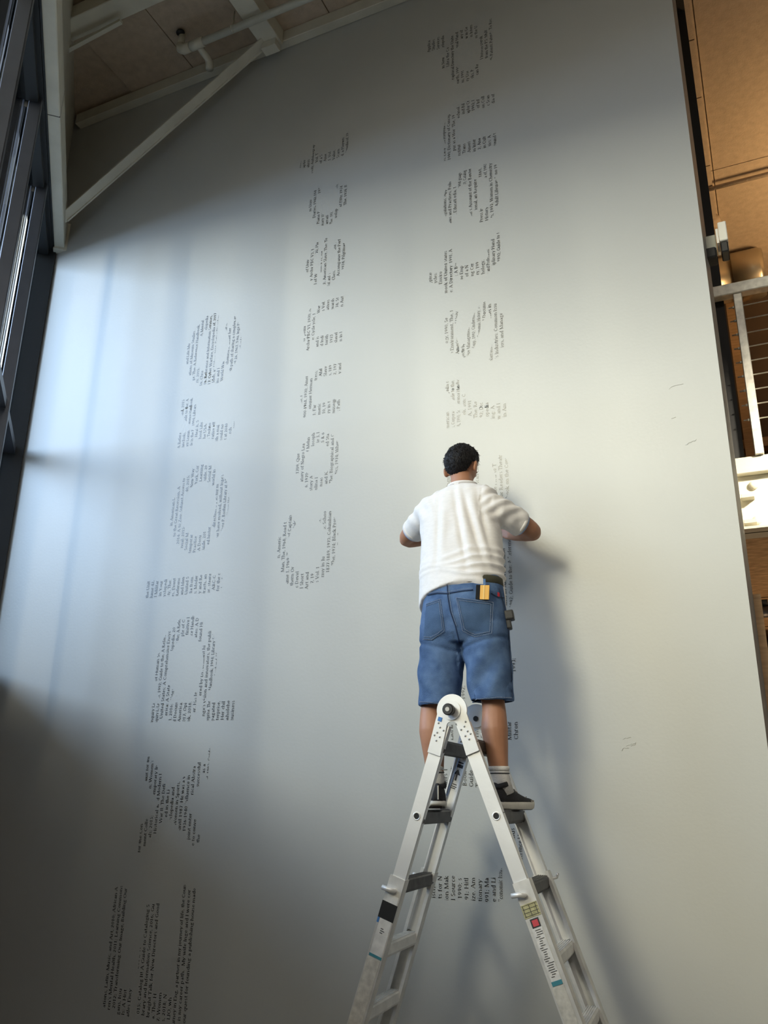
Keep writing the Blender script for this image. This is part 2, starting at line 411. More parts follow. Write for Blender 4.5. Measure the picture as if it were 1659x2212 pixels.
MB().box((-0.5, GY - 0.03, ZGB - 0.0), (3.5, GY + 0.18, ZGB + 0.015)).build('bottom_flange', M['white_steel'], ga)
for (px, py) in ((1628, 1052), (1636, 1128)):
    p = at(px, py, GY + 0.04)
    MB().tube([(p.x, GY + 0.05, p.z + 0.012), (p.x, GY + 0.038, p.z + 0.012)], 0.026, 12).build('bolt', M['white_steel'], ga, True)
for (px, py) in ((1609, 1072), (1615, 1127)):
    p = at(px, py, GY)
    MB().box((p.x - 0.02, GY - 0.01, p.z - 0.012), (p.x + 0.05, GY + 0.05, p.z + 0.012)).build('clip', M['white_steel'], ga, bevel=0.002)
gf = struct(MB().box((-0.5, GY + 0.1, ZG - 0.06), (5.2, 9.98, ZG - 0.005)).build('floor_gallery', M['osb']))
MB().box((-2.0, GY + 0.19, ZGB + 0.05), (5.2, 9.98, ZGB + 0.09)).build('soffit', M['osb'], gf)
for y in (7.05, 8.3):
    MB().box((-2.0, y, ZGB + 0.046), (5.2, y + 0.008, ZGB + 0.052)).build('soffit_joint', M['brown'], gf)
gr = thing('gallery_railing', (0.3, GY, ZG), 'galvanised railing with thin horizontal cables on the gallery', 'railing')
zr = at(1600, 612, GY).z
MB().box((-0.22, GY - 0.03, zr - 0.075), (3.5, GY + 0.04, zr)).build('top_rail', M['galv'], gr, bevel=0.005)
p1 = at(1590, 640, GY)
xpost = at(1640, 975, GY).x
for xp in (xpost, xpost + 1.25, xpost + 2.5):
    MB().box((xp - 0.025, GY - 0.02, ZG), (xp + 0.025, GY + 0.03, zr - 0.075)).build('post', M['galv'], gr, bevel=0.004)
for k in range(9):
    z = zr - 0.075 - 0.095 * (k + 1) + 0.015
    MB().tube([(-0.06 + xpost - 0.0, GY + 0.005, z), (3.5, GY + 0.005, z)], 0.004, 6).build('cable', M['galv'], gr, True)
    MB().ball((xpost - 0.032, GY + 0.005, z), 0.009, n=6).build('cable_end', M['galv'], gr, True)
# dark room up on the gallery
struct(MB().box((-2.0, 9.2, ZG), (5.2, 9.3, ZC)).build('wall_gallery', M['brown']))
gc = MB().box((0.02, 8.75, ZG), (0.18, 8.9, ZC)).build('timber_post', M['wood'])
tag(gc, 'brown timber post standing in the dark gallery behind the railing', 'post')
rl = MB().box((-0.4, 8.95, 5.1), (2.4, 9.1, 5.2)).build('timber_rail', M['wood'])
tag(rl, 'brown horizontal timber rail at the back of the gallery', 'rail')
# under the gallery: pendant and shelving
pl = at(1638, 1305, 7.2)
pd = thing('pendant_light', (pl.x, 7.2, pl.z), 'dark cylindrical fitting hanging on a thin rod below the gallery', 'lamp')
MB().tube([(pl.x, 7.2, pl.z + 0.03), (pl.x - 0.03, 7.2, ZGB + 0.05)], 0.008, 8).build('rod', M['black'], pd, True)
MB().tube([(pl.x - 0.06, 7.2, pl.z + 0.03), (pl.x + 0.07, 7.2, pl.z + 0.03)], 0.065, 18).build('housing', M['frame_black'], pd, True)
MB().tube([(pl.x - 0.065, 7.2, pl.z - 0.06), (pl.x + 0.075, 7.2, pl.z - 0.06)], 0.05, 18).build('lower_housing', M['frame'], pd, True)
sh = thing('timber_shelving', (0.5, 8.6, 0), 'tall brown timber shelving against the back wall below the gallery', 'shelving')
for z in (0.3, 0.75, 1.2, 1.7, 2.15, 2.55, 2.86):
    MB().box((-0.9, 8.4, z), (3.0, 8.9, z + 0.05)).build('shelf', M['wood'], sh)
for x in (-0.9, 0.36, 1.6, 2.95):
    MB().box((x, 8.38, 0), (x + 0.06, 8.9, 2.9)).build('upright', M['wood'], sh)
MB().box((-0.9, 8.9, 0), (3.0, 8.93, 3.0)).build('back_panel', M['brown'], sh)
MB().beam((0.05, 8.35, 1.85), (0.8, 8.35, 2.5), 0.03, 0.10).build('diagonal_strut', M['white_steel'], sh)
ws = struct(MB().box((XR + 0.0, WY + 0.205, 0), (XR + 0.052, WY + 0.23, 2.55)).build('trim_2', M['wood']))

# ------------------------------------------------------------------ small serif alphabet (unit: x-height = 5)
TK, TN = 1.06, 0.52
GL = {
'a': ('A2,3.6,1.3,1.3,15,150 s3.3,.4,3.7 A2,1.45,1.45,1.4,40,325 d3.3,.6,4.2,.2', 4.5),
'b': ('S.9,.3,7.4 A2.4,2.5,1.9,2.5,-125,125', 5), 'c': ('A2.4,2.5,1.9,2.5,45,320', 4.2),
'd': ('S3.8,0,7.4 A2.3,2.5,1.8,2.5,55,305', 5), 'e': ('A2.3,2.5,1.8,2.5,0,320 H.7,4,2.75', 4.5),
'f': ('S1.4,0,6.1 A2.5,6,1.1,1.4,50,180 H.2,2.9,4.8', 3), 'g': ('A2.1,3.3,1.5,1.7,0,360 A2.2,-.6,1.9,1.3,0,360 d1,1.6,1.3,.7 H3.4,4.4,4.8', 4.6),
'h': ('S.9,0,7.4 A2.5,3.2,1.5,1.8,0,125 S4,0,3.3', 5.2), 'i': ('S1.1,0,5 O1.1,6.8', 2.4), 'j': ('s1.1,-1.2,5 A.4,-1.2,.7,.9,270,360 O1.1,6.8', 2.4),
'k': ('S.9,0,7.4 d1.2,2.2,3.6,4.8 D1.9,2.9,4,0 H3.3,4.8,.2 H2.9,4.3,4.8', 4.9), 'l': ('S1.1,0,7.4', 2.4),
'm': ('S.9,0,5 A2.3,3.2,1.3,1.8,0,125 S3.6,0,3.3 A5,3.2,1.3,1.8,0,125 S6.3,0,3.3', 7.6), 'n': ('S.9,0,5 A2.5,3.2,1.5,1.8,0,125 S4,0,3.3', 5.2),
'o': ('A2.5,2.5,2,2.5,0,360', 5), 'p': ('S.9,-2.2,5 A2.4,2.5,1.9,2.5,-125,125', 5), 'q': ('S3.8,-2.2,4.8 A2.3,2.5,1.8,2.5,55,305', 5),
'r': ('S.9,0,5 A2.4,3.6,1.4,1.4,50,160', 3.5), 's': ('A1.8,3.75,1.15,1.25,30,260 A1.75,1.3,1.3,1.3,-150,80', 3.6),
't': ('s1.4,.8,6.3 H.2,2.9,4.8 A2.3,.9,.9,.9,180,310', 3.1), 'u': ('s.9,1.4,5 H0,.9,4.8 A2.4,1.7,1.5,1.7,180,330 S4,0,5', 5.2),
'v': ('D.6,5,2.4,0 d2.4,0,4.1,5 H0,1.5,4.8 H3.3,4.8,4.8', 4.7), 'w': ('D.5,5,2.1,0 d2.1,0,3.3,5 D3.3,5,4.8,0 d4.8,0,6.2,5 H0,1.3,4.8', 6.8),
'x': ('D.6,5,4,0 d.5,0,3.9,5 H0,1.5,4.8 H3,4.5,.2', 4.7), 'y': ('D.6,5,2.4,0 d1,-2.1,4.1,5 H0,1.5,4.8 H3.3,4.8,4.8', 4.6), 'z': ('H.4,3.7,4.75 D3.4,4.6,.8,.3 H.5,3.8,.22', 4.2),
'A': ('d.7,0,3.2,7 D3.2,7,5.9,0 H1.7,4.8,2.4 H0,1.6,.2 H5,6.8,.2', 6.9), 'B': ('S1.2,0,7 A2.6,5.3,1.8,1.6,-90,90 A2.7,1.9,2.1,1.9,-90,90 H1.2,2.8,6.8 H1.2,2.8,3.6 H1.2,2.8,.2', 5.7),
'C': ('A3.4,3.5,2.8,3.5,40,320', 6.2), 'D': ('S1.2,0,7 A2.8,3.5,3,3.4,-90,90 H1.2,2.9,6.8 H1.2,2.9,.2', 6.6), 'E': ('S1.2,0,7 H1.2,4.6,6.8 H1.2,4,3.6 H1.2,4.8,.2 s4.6,6,6.9', 5.3),
'F': ('S1.2,0,7 H1.2,4.6,6.8 H1.2,4,3.6 s4.5,6,6.9', 4.9), 'G': ('A3.4,3.5,2.8,3.5,40,320 S5.5,.6,3', 6.6), 'H': ('S1.2,0,7 S5.6,0,7 H1.2,5.6,3.6', 6.8),
'I': ('S1.2,0,7', 2.5), 'J': ('s1.6,-.4,7 A.8,-.4,.8,1,270,360 H.6,2.6,6.8', 2.8), 'K': ('S1.2,0,7 d1.5,3,5,6.8 D2.6,4.2,5.5,0 H4.6,6.4,.2 H4,6,6.8', 6.4),
'L': ('S1.2,0,7 H1.2,4.6,.2 s4.6,0,1', 4.9), 'M': ('d1.2,0,1.3,7 D1.4,7,4.3,0 d4.3,0,7,7 S7.1,0,7 H.4,2,.2', 8.2), 'N': ('d1.2,0,1.2,7 D1.2,7,5.6,0 d5.7,0,5.7,7 H.4,2,.2 H4.8,6.6,6.8', 6.9),
'O': ('A3.5,3.5,3,3.5,0,360', 7), 'P': ('S1.2,0,7 A2.6,5,2,1.9,-90,90 H1.2,2.8,6.8 H1.2,2.8,3.2', 5.3), 'Q': ('A3.5,3.5,3,3.5,0,360 D3.6,.4,6.4,-1.4', 7),
'R': ('S1.2,0,7 A2.6,5.2,1.8,1.7,-90,90 H1.2,2.8,6.8 H1.2,2.8,3.5 D2.9,3.4,5.2,0 H4.8,6,.2', 6), 'S': ('A2.4,5.3,1.7,1.7,30,260 A2.4,1.8,1.8,1.8,-150,80', 4.8),
'T': ('S2.7,0,7 H.2,5.2,6.8 s.3,6,6.9 s5.1,6,6.9', 5.4), 'U': ('s1.1,2,7 A3.2,2,2.1,2,180,360 d5.3,2,5.3,7 H.3,2,6.8 H4.4,6.2,6.8', 6.5),
'V': ('D.7,7,3.1,0 d3.1,0,5.5,7 H0,1.7,6.8 H4.6,6.3,6.8', 6.2), 'W': ('D.6,7,2.8,0 d2.8,0,4.6,7 D4.6,7,6.7,0 d6.7,0,8.6,7 H0,1.6,6.8', 9), 'X': ('D.6,7,5.4,0 d.6,0,5.3,7', 6),
'Y': ('D.5,7,2.8,3.4 d2.8,3.4,5.2,7 S2.8,0,3.6', 5.6), 'Z': ('H.5,4.8,6.75 D4.6,6.6,.8,.3 H.6,5,.22', 5.4),
'0': ('A2.4,3.3,1.9,3.3,0,360', 4.8), '1': ('S2.1,0,6.5 d.9,5.4,2,6.4', 4.2), '2': ('A2.2,4.8,1.6,1.8,-20,170 D3.5,4,.8,.5 H.6,4.2,.3', 4.6), '3': ('A2.1,5,1.5,1.6,-80,150 A2.1,1.8,1.8,1.8,-150,90', 4.5),
'4': ('S3.3,0,6.6 d.5,2.1,3.1,6.5 H.4,4.5,1.9', 4.8), '5': ('A2,2,2,2.1,-150,120 H1.2,3.9,6.3 d1.2,3.8,1.2,6.4', 4.6), '6': ('A2.4,2.1,1.8,2.1,0,360 A3.6,3,3,3.6,110,180', 4.8),
'7': ('H.5,4.2,6.3 d1.6,0,4,6.3 D3.4,4.7,2,0', 4.4), '8': ('A2.3,5,1.5,1.6,0,360 A2.3,1.8,1.8,1.9,0,360', 4.7), '9': ('A2.3,4.5,1.8,2.1,0,360 A1.2,3.6,3,3.6,-70,0', 4.8),
'.': ('O.8,.4', 2), ',': ('O.8,.4 d1,.4,.6,-1', 2), ';': ('O.9,.4 O.9,3.6 d1.1,.4,.7,-1', 2.3), ':': ('O.9,.4 O.9,3.6', 2.3), '-': ('H.3,2.4,2.3', 2.8),
"'": ('d.8,5.6,1,7.2', 1.8), '!': ('s.9,2,7 O.9,.4', 2.3), '&': ('A2.4,5.3,1.3,1.5,0,360 A2.5,1.9,2,1.9,30,330 D1.8,4.4,5.2,0', 6), '/': ('d.3,0,2.5,7', 3), ' ': ('', 2.4)}
def arcq(cx, cy, rx, ry, a0, a1, tk, tn, n):
    """convex quads of an elliptic band, thick on its upright sides and thin at top and bottom"""
    out = []
    for i in range(n):
        q = []
        aa = [math.radians(a0 + (a1 - a0) * (i + j) / n) for j in (0, 1)]
        for a, s in ((aa[0], 0), (aa[1], 0), (aa[1], 1), (aa[0], 1)):
            c, sn = math.cos(a), math.sin(a)
            w = tn + (tk - tn) * abs(c) ** 1.6
            k = 1 if s == 0 else max(0.02, 1 - w / math.hypot(rx * c, ry * sn))
            q.append((cx + rx * c * k, cy + ry * sn * k))
        out.append(q)
    return out
def diag(x0, y0, x1, y1, w):
    dx, dy = x1 - x0, y1 - y0; L = math.hypot(dx, dy) or 1
    nx, ny = -dy / L * w / 2, dx / L * w / 2
    return [(x0 + nx, y0 + ny), (x1 + nx, y1 + ny), (x1 - nx, y1 - ny), (x0 - nx, y0 - ny)]
_gc = {}
def glyph(ch):
    if ch in _gc: return _gc[ch]
    cmd, adv = GL.get(ch, GL[' ']); qs = []
    for c in cmd.split():
        k = c[0]; v = [float(t) for t in c[1:].split(',')]
        if k in 'Ss':
            x, y0, y1 = v; w = TK / 2
            qs.append([(x - w, y0), (x + w, y0), (x + w, y1), (x - w, y1)])
            if k == 'S':
                if y0 <= 0.01: qs.append([(x - 1.0, y0), (x + 1.0, y0), (x + 1.0, y0 + .32), (x - 1.0, y0 + .32)])
                if y1 > 4.5: qs.append([(x - 1.0, y1 - .34), (x + .2, y1 - .1), (x + .2, y1), (x - 1.0, y1 - .05)])
        elif k == 'H': qs.append([(v[0], v[2] - TN / 2), (v[1], v[2] - TN / 2), (v[1], v[2] + TN / 2), (v[0], v[2] + TN / 2)])
        elif k == 'D': qs.append(diag(*v, TK))
        elif k == 'd': qs.append(diag(*v, TN * 1.1))
        elif k == 'O': qs += [[(v[0] + .55 * math.cos(a * pi / 3), v[1] + .55 * math.sin(a * pi / 3)) for a in range(6)]]
        elif k == 'A': qs += arcq(*v, TK, TN, max(3, int(abs(v[5] - v[4]) / 32)))
    _gc[ch] = (qs, adv); return _gc[ch]

def ccw(q):
    a = sum(q[i][0] * q[(i + 1) % len(q)][1] - q[(i + 1) % len(q)][0] * q[i][1] for i in range(len(q)))
    return q if a > 0 else q[::-1]
def clip(sub, clp):
    out = sub
    for i in range(len(clp)):
        ax, ay = clp[i]; bx, by = clp[(i + 1) % len(clp)]
        inp, out = out, []
        if not inp: return []
        ins = [(bx - ax) * (y - ay) - (by - ay) * (x - ax) for x, y in inp]
        for j in range(len(inp)):
            k = (j + 1) % len(inp)
            if ins[j] >= 0: out.append(inp[j])
            if (ins[j] >= 0) != (ins[k] >= 0):
                t = ins[j] / (ins[j] - ins[k])
                out.append((inp[j][0] + (inp[k][0] - inp[j][0]) * t, inp[j][1] + (inp[k][1] - inp[j][1]) * t))
    return out if len(out) > 2 else []

# big letter shapes (u = height up the wall, v = -x)
def Rr(u0, v0, u1, v1): return [[(u0, v0), (u1, v0), (u1, v1), (u0, v1)]]
def ring(cu, cv, ru, rv, tu, tv, a0=0, a1=360): return arcq(cu, cv, ru, rv, a0, a1, tu, tv * 1.28, max(4, int(abs(a1 - a0) / 12)))
def poly_stroke(pts, w):
    return [diag(*pts[i], *pts[i + 1], w) for i in range(len(pts) - 1)]
def n_shape(u0, u1, B, X, t=.095):
    c = (u0 + u1) / 2
    return Rr(u0, B, u0 + t, X) + Rr(u1 - t, B, u1, X - .13) + ring(c + .01, X - .14, (u1 - u0) / 2 - .01, .145, t, .07, 0, 140)
EX, CO, UN = (3.0, 3.43), (2.215, 2.50), (1.17, 1.52)
LET = [
('E', 'Explore', Rr(.46, 3.0, .60, 3.575) + Rr(.60, 3.475, 1.13, 3.575) + Rr(.60, 3.245, 1.045, 3.35) + Rr(.60, 2.995, 1.13, 3.10),
 "ations, Latin, Music, and Art, 2010; African A/ren's Mental Health, 2011; Learning Commons/2012; Transforming Our Image, Building Our/gans, Issu/Is: A Hist/atles Ency/2014; W/015; Catalog It! A Guide to Cataloging S/brary and Information Science, 2016; Gu/braight Talk for New Directors and Good/a. The: H/7; Women/s, 2018; N/LIO, wh/urney in Eng, a partner in my journey of life, the Coun/is my career path.  My wife Inge and I were cor/our quest for founding a publishing house made/ing"),
('x', 'Explore', [[(1.27, 3.0), (1.44, 3.0), (1.83, 3.43), (1.67, 3.43)], [(1.27, 3.43), (1.44, 3.43), (1.86, 2.985), (1.69, 2.985)]],
 "for the Con|akit for Im/ment Colle|n; Women's/als; 2015;|emporary In/Historical an|d Modern I/War II: The Defi/ed in the Li/yclopedia and/Women in Sports,/until 1987 |He was a v/1936-1940|influence in/joint enter|rical Abstra/e to conve|successful/the|as a"),
('p', 'Explore', Rr(2.01, 2.84, 2.12, 3.44) + ring(2.34, 3.21, .30, .225, .12, .075, -150, 150),
 "Inquiry La|of Human Sc/squiry L; Learning, 2014; New Faces,/United States; A Comprehensive Encyc/erica: A State ,|lopedia, 20/1, 2016;|Veterans,/d Docum|ple of C/America,|finitive l/017; Opi|ice Handb/ok, 2018;|ates: A D/er. His le|found Hi/ered by Dr.|brilliant hi/nge's vision and innovators, the publi/erprise. These are my words about h/pagated | husband. His/terprise,/Her chil/wholehe/business"),
('l', 'Explore', Rr(2.775, 2.99, 2.895, 3.575),
 "the Unit/lume 42,/l Militar/in Your/yclopedi/ty, The:/es, Event/Referenc/and Iden/United S/lia from/s; Moder/y and Re/tracts, an/or, steere/ABC-C/for the c"),
('o', 'Explore', ring(3.34, 3.215, .305, .23, .125, .075),
 "in American L/to the Great Recession, A/2014; A to Zoo: Subject Access to/nual: 2015;|40, 2015;/Social M|New Way/temporar|York, Cor/Practice|Learning/A Docu|uide, 20/uide, 201|Social M/ed histor|world in/direction o|y as my m/ver have evolved, without Inge's c/Inge P. Boehm Library at AP/Human Historical Ab"),
('r', 'Explore', Rr(3.79, 2.99, 3.905, 3.44) + ring(4.10, 3.14, .21, .30, .06, .10, 95, 180) + Rr(4.06, 3.34, 4.15, 3.44),
 "A Refere | ual, 2015/ture Books, 2014; Handbook, 2/ary: Learning in A; Minin/de in the P/Health, S/hool Libr/he USA:/; Techno/rative eff/ith a maj/could no/t at 2040/rch"),
('e', 'Explore', ring(4.495, 3.215, .30, .23, .12, .075, 0, 322) + Rr(4.24, 3.19, 4.79, 3.265),
 "and Life Mu/ations of Museum Studies/ge, The: A Reference Handbook,/ry, 2015; |A Mental/16; Chro|clopedia/16; Reference and Information Services,/17; Cyber Warfare, Encyclopedia of, 2017/Idols, and Ideas, 2018; Eating Disorders;/ins and I/World War/chemistry,|under her/ult path of sharing a complex en/ril 26, 1967. You, Inge Pa/work and perso"),
('C', 'Connect', ring(3.01, 2.41, .28, .21, .11, .06, 38, 322),
 "n, Americ/Man, The, 1968; Road t/ume 1, 1969; T|of Captain/thern Or|Judgin/c Devel/l Short/Art and/7, 19/s Vol. 1|ve, The/rmy in Ju|5; Schoo/1877-1889, 1973; Columbian/The, 1974; Black Prov/Slave, Th"),
('o', 'Connect', ring(3.535, 2.36, .20, .155, .095, .05),
 "1709, Que/atory of Negro Lea/6, 1970;|f Mehn/story A|losoph/olina I|ie 3, l/nsas|5 & 6/and K.|ed Sta/The: Biographical and C/tics, 1974; When"),
('n', 'Connect', n_shape(3.83, 4.18, *CO),
 "The, l/900-1968, 1970; Amer/onquer|Herman/1; Far|tress;/meric|Alal/10, 19|Slave/ry in t|s, 189/museqp|2, 197/; Path|y and"),
('n', 'Connect', n_shape(4.31, 4.66, *CO),
 "clopedia/Archv PBC V1, 1970; A/e: Cycle|ycle, 1/and is|War/d Indi|s Vol./torith|atives/1973|wards/slavel|74; St/n in I|n Aut"),
('e', 'Connect', ring(4.955, 2.36, .205, .155, .09, .05, 0, 322) + Rr(4.78, 2.345, 5.16, 2.395),
 "of Univ/y Archv PBC V3, 1/l of W|70; Pla/tion a|71; Ra/2; American Slave, The: Te/Vol. and |sec/Class,|and s/Accompanie the Perf/1974; Pilgrimag"),
('c', 'Connect', ring(5.44, 2.36, .205, .155, .09, .05, 38, 322),
 "m Univ/Diaries, 1942-194/Piano P|, 197/onary|1H/arrati/The: |1973/velop|1974; V/of Fifty, 1974/The, 1974; B"),
('t', 'Connect', [[(5.76, 2.28), (5.855, 2.28), (5.855, 2.50), (5.76, 2.50)], [(5.74, 2.495), (5.855, 2.495), (5.855, 2.59), (5.79, 2.60)]] + Rr(5.69, 2.445, 5.97, 2.50) + ring(5.90, 2.29, .14, .08, .09, .06, 180, 300),
 "mas,/aptio/alysis/1970; Autobiograp/Vol. T/of a S/Ame/1. Vol/Value,/Scarn/d, a Playwri"),
('U', 'Understand', Rr(1.14, 1.32, 1.25, 1.64) + Rr(1.64, 1.32, 1.75, 1.64) + ring(1.445, 1.33, .305, .17, .11, .085, 180, 360),
 "iscne O|n Pictu/ts for N|n Pictur/ion Mak|nders T/l Source|he Show/1990; s|2-1970/91; Hitl|Book/ize. Am|Guide/tionary |Teach/991; Ma|ary/e and Li|brary: T/Economic Issues in S; Teachers/th through the/Illus"),
('n', 'Understand', n_shape(1.87, 2.29, *UN, .10),
 "Librar/1991; Historical/1990; |1992;/and R|Read/The: |of S/Fami|Scie/n in|and/Math|A Gu/Guide|Hist/Militar|ican/Chron|1993;"),
('d', 'Understand', ring(2.67, 1.345, .25, .185, .11, .07, 30, 330) + Rr(2.81, 1.165, 2.92, 1.64),
 "Library/Catalog/1992; T/Guide/Women of the|and/Fifty|Child/Author|Read/Story|Book/Folk|Play/Tales|Song/in the|Art/rogs and Other Frankly P/ants in America; emner"),
('e', 'Understand', ring(3.25, 1.345, .23, .185, .105, .065, 0, 322) + Rr(3.06, 1.33, 3.48, 1.385),
 "nd Engin/Dictionary of/Music|from/Scien|ings/Encyclopedia of Inn/American Lif/Reader|/Classic/Guide|How to T/s for Readers Theatr/book on the Com"),
('r', 'Understand', Rr(3.60, 1.165, 3.70, 1.525) + ring(3.87, 1.26, .19, .26, .06, .085, 95, 180) + Rr(3.83, 1.445, 3.895, 1.53),
 "merican/s, Corporation, Ethic/A, 1991; School Sor/olution: C/A, 1991/The: Re/92; Dic/opedia/ing: A/w and I/in Am"),
('s', 'Understand', poly_stroke([(4.39, 1.47), (4.28, 1.495), (4.17, 1.495), (4.08, 1.47), (4.05, 1.43), (4.09, 1.385), (4.2, 1.345), (4.31, 1.30), (4.34, 1.255), (4.29, 1.21), (4.18, 1.195), (4.08, 1.20), (3.97, 1.235)], .075),
 "ogy, 1990, Se/e Environment, The, 1/Americana |and Univ/spectiv|by W/tive Management/Topp, 1992; Cinderella,/Economic History, 199/al|Docume/Narrative|esses in/'s Industries: Common Issu/ion, and Manage"),
('t', 'Understand', [[(4.56, 1.25), (4.66, 1.25), (4.66, 1.52), (4.56, 1.52)], [(4.54, 1.52), (4.66, 1.52), (4.66, 1.625), (4.60, 1.63)]] + Rr(4.46, 1.45, 4.82, 1.525) + ring(4.72, 1.27, .165, .11, .10, .075, 180, 275) + Rr(4.70, 1.165, 4.82, 1.24),
 "pplicat/ycles:/Enviro/lbook of United States/e: A Directory  1991; A/; A Bio/ee Emp/of a N/ng Cer/ry, 199/hology,/r and Professiona/iplinary Hand"),
('a', 'Understand', ring(5.14, 1.40, .205, .13, .10, .075, 0, 155) + Rr(5.245, 1.165, 5.35, 1.40) + ring(5.11, 1.265, .19, .10, .10, .055, 30, 330) + Rr(5.08, 1.315, 5.30, 1.365),
 "regulations, App/aws and Practices; Polit/, Educati|edia, 1/1998|guage/71; Catalogue of Eng/ner's Account of the Baxter/ional, an|Require/Press in|1860,/History|ia of, 1993/ts, 1993; Women in Chemistry/Adult Lifespan 1; no 19"),
('n', 'Understand', n_shape(5.47, 5.89, *UN, .10),
 "es, Early/1990; Dictionary of Concep/pus as a Wor| The, 19/nstitut|echnol/Trans|ind Bil/Ameri|aphy Cr/in Inter|1992; I/2; Ana|of Inf/in Cult|on Coll/sics: A|c Scan/round t|dia of"),
('d', 'Understand', ring(6.28, 1.345, .24, .185, .11, .07, 30, 330) + Rr(6.415, 1.165, 6.52, 1.64),
 "Applica/Studies/Services/In New/Libra|the Co/raphical Directory the Unite/earth, 1990|onal Hand/m, 1991|ary of/ry Use|w in Ge/rks, P|in Intern/can Re|of the U/l Inform|Derek/from the|PS: Mult/th Patents Patents: To Res/United States"),
]
ROW = {'Explore': 3.556, 'Connect': 2.597, 'Understand': 1.618}
PITCH = 0.0337; SC = 0.0029
FILL = "Encyclopedia of, 1992; Guide to the; A Reference Handbook; 1994; Library Science, 1990; Women in the United States; "
WHERE = {'Explore': {0: 'lowest letter of the left word', 1: 'second letter up the left word', 2: 'above the x in the left word', 3: 'straight bar in the left word', 4: 'round letter of the left word, above the l', 5: 'below the top letter of the left word', 6: 'topmost letter of the left word'},
 'Connect': {0: 'lowest letter of the middle word', 1: 'second letter up the middle word', 2: 'the lower of the two n in the middle word', 3: 'the upper of the two n in the middle word', 4: 'below the small c in the middle word', 5: 'just below the t in the middle word', 6: 'topmost letter of the middle word'},
 'Understand': {0: 'between the ladder legs', 1: 'mostly hidden behind the denim shorts', 2: 'mostly hidden behind the white shirt', 3: 'partly hidden by the black-haired head', 4: 'first one clear above the black-haired head', 5: 'between the r and the t', 6: 'above the s, below the a', 7: 'below the upper n of the right word', 8: 'second letter from the top of the right word', 9: 'topmost letter of the right word'}}
cnt = {}
for ch, word, mask, txt in LET:
    mask = [ccw(q) for q in mask]
    idx = cnt.get(word, 0); cnt[word] = idx + 1
    rows = [[p for p in r.split('|')] for r in txt.split('/')]
    mb = MB(); ri = 0; V0 = ROW[word]
    fill_i = random.randrange(40)
    for k in range(0, 26):
        vb = V0 - PITCH * k - 0.0075              # baseline of this row
        iv = []
        band = lambda u0, u1, lo, hi: [(u0, lo), (u1, lo), (u1, hi), (u0, hi)]
        for q in mask:
            c = clip(q, band(-1, 9, vb + .001, vb + .017))
            if c: iv.append([min(p[0] for p in c), max(p[0] for p in c)])
        if not iv: continue
        iv.sort(); mg = [iv[0]]
        for a, b in iv[1:]:
            if a < mg[-1][1] + 0.02: mg[-1][1] = max(mg[-1][1], b)
            else: mg.append([a, b])
        mg = [x for x in mg if x[1] - x[0] > 0.025]
        if not mg: continue
        strs = rows[ri] if ri < len(rows) else []
        ri += 1
        for j, (a, b) in enumerate(mg):
            t = strs[j] if j < len(strs) and strs[j].strip() else None
            if t is None or len(mg) < len(strs) and j == 0 and len(strs) > 1:
                if t is None:
                    t = (FILL * 2)[fill_i:fill_i + int((b - a) / .0125) + 2]; fill_i = (fill_i + 17) % 90
                else: t = ' '.join(strs)
            nat = sum(glyph(c)[1] for c in t) * SC
            s = min(1.18, max(0.86, (b - a + 0.008) / nat)) * SC
            tot = nat * s / SC
            u = a - 0.004 if tot > (b - a) else a + ((b - a) - tot) / 2
            near = [q for q in mask if max(p[0] for p in q) > a - .02 and min(p[0] for p in q) < b + .02 and max(p[1] for p in q) > vb - .008 and min(p[1] for p in q) < vb + .024]
            for c in t:
                qs, adv = glyph(c)
                if u > b + .005: break
                for g in qs:
                    pts = ccw([(u + x * s, vb + y * SC) for x, y in g])
                    for q in near:
                        r = clip(pts, q)
                        if r: mb.add([(-v, WY - 0.0012, uu) for uu, v in r], [tuple(range(len(r)))[::-1]])
                u += adv * s
    zc = sum(p[0] for q in mask for p in q) / sum(len(q) for q in mask)
    vc = sum(p[1] for q in mask for p in q) / sum(len(q) for q in mask)
    me = mb.mesh('lettering')
    o = link('wall_letter', me, M['vinyl'], None, loc=(-vc, WY - 0.0012, zc))
    tag(o, '%s %s of tiny dark print, %s' % ('capital' if ch.isupper() else 'small', ch, WHERE[word][idx]), 'lettering', 'tall sideways letters on the grey wall')

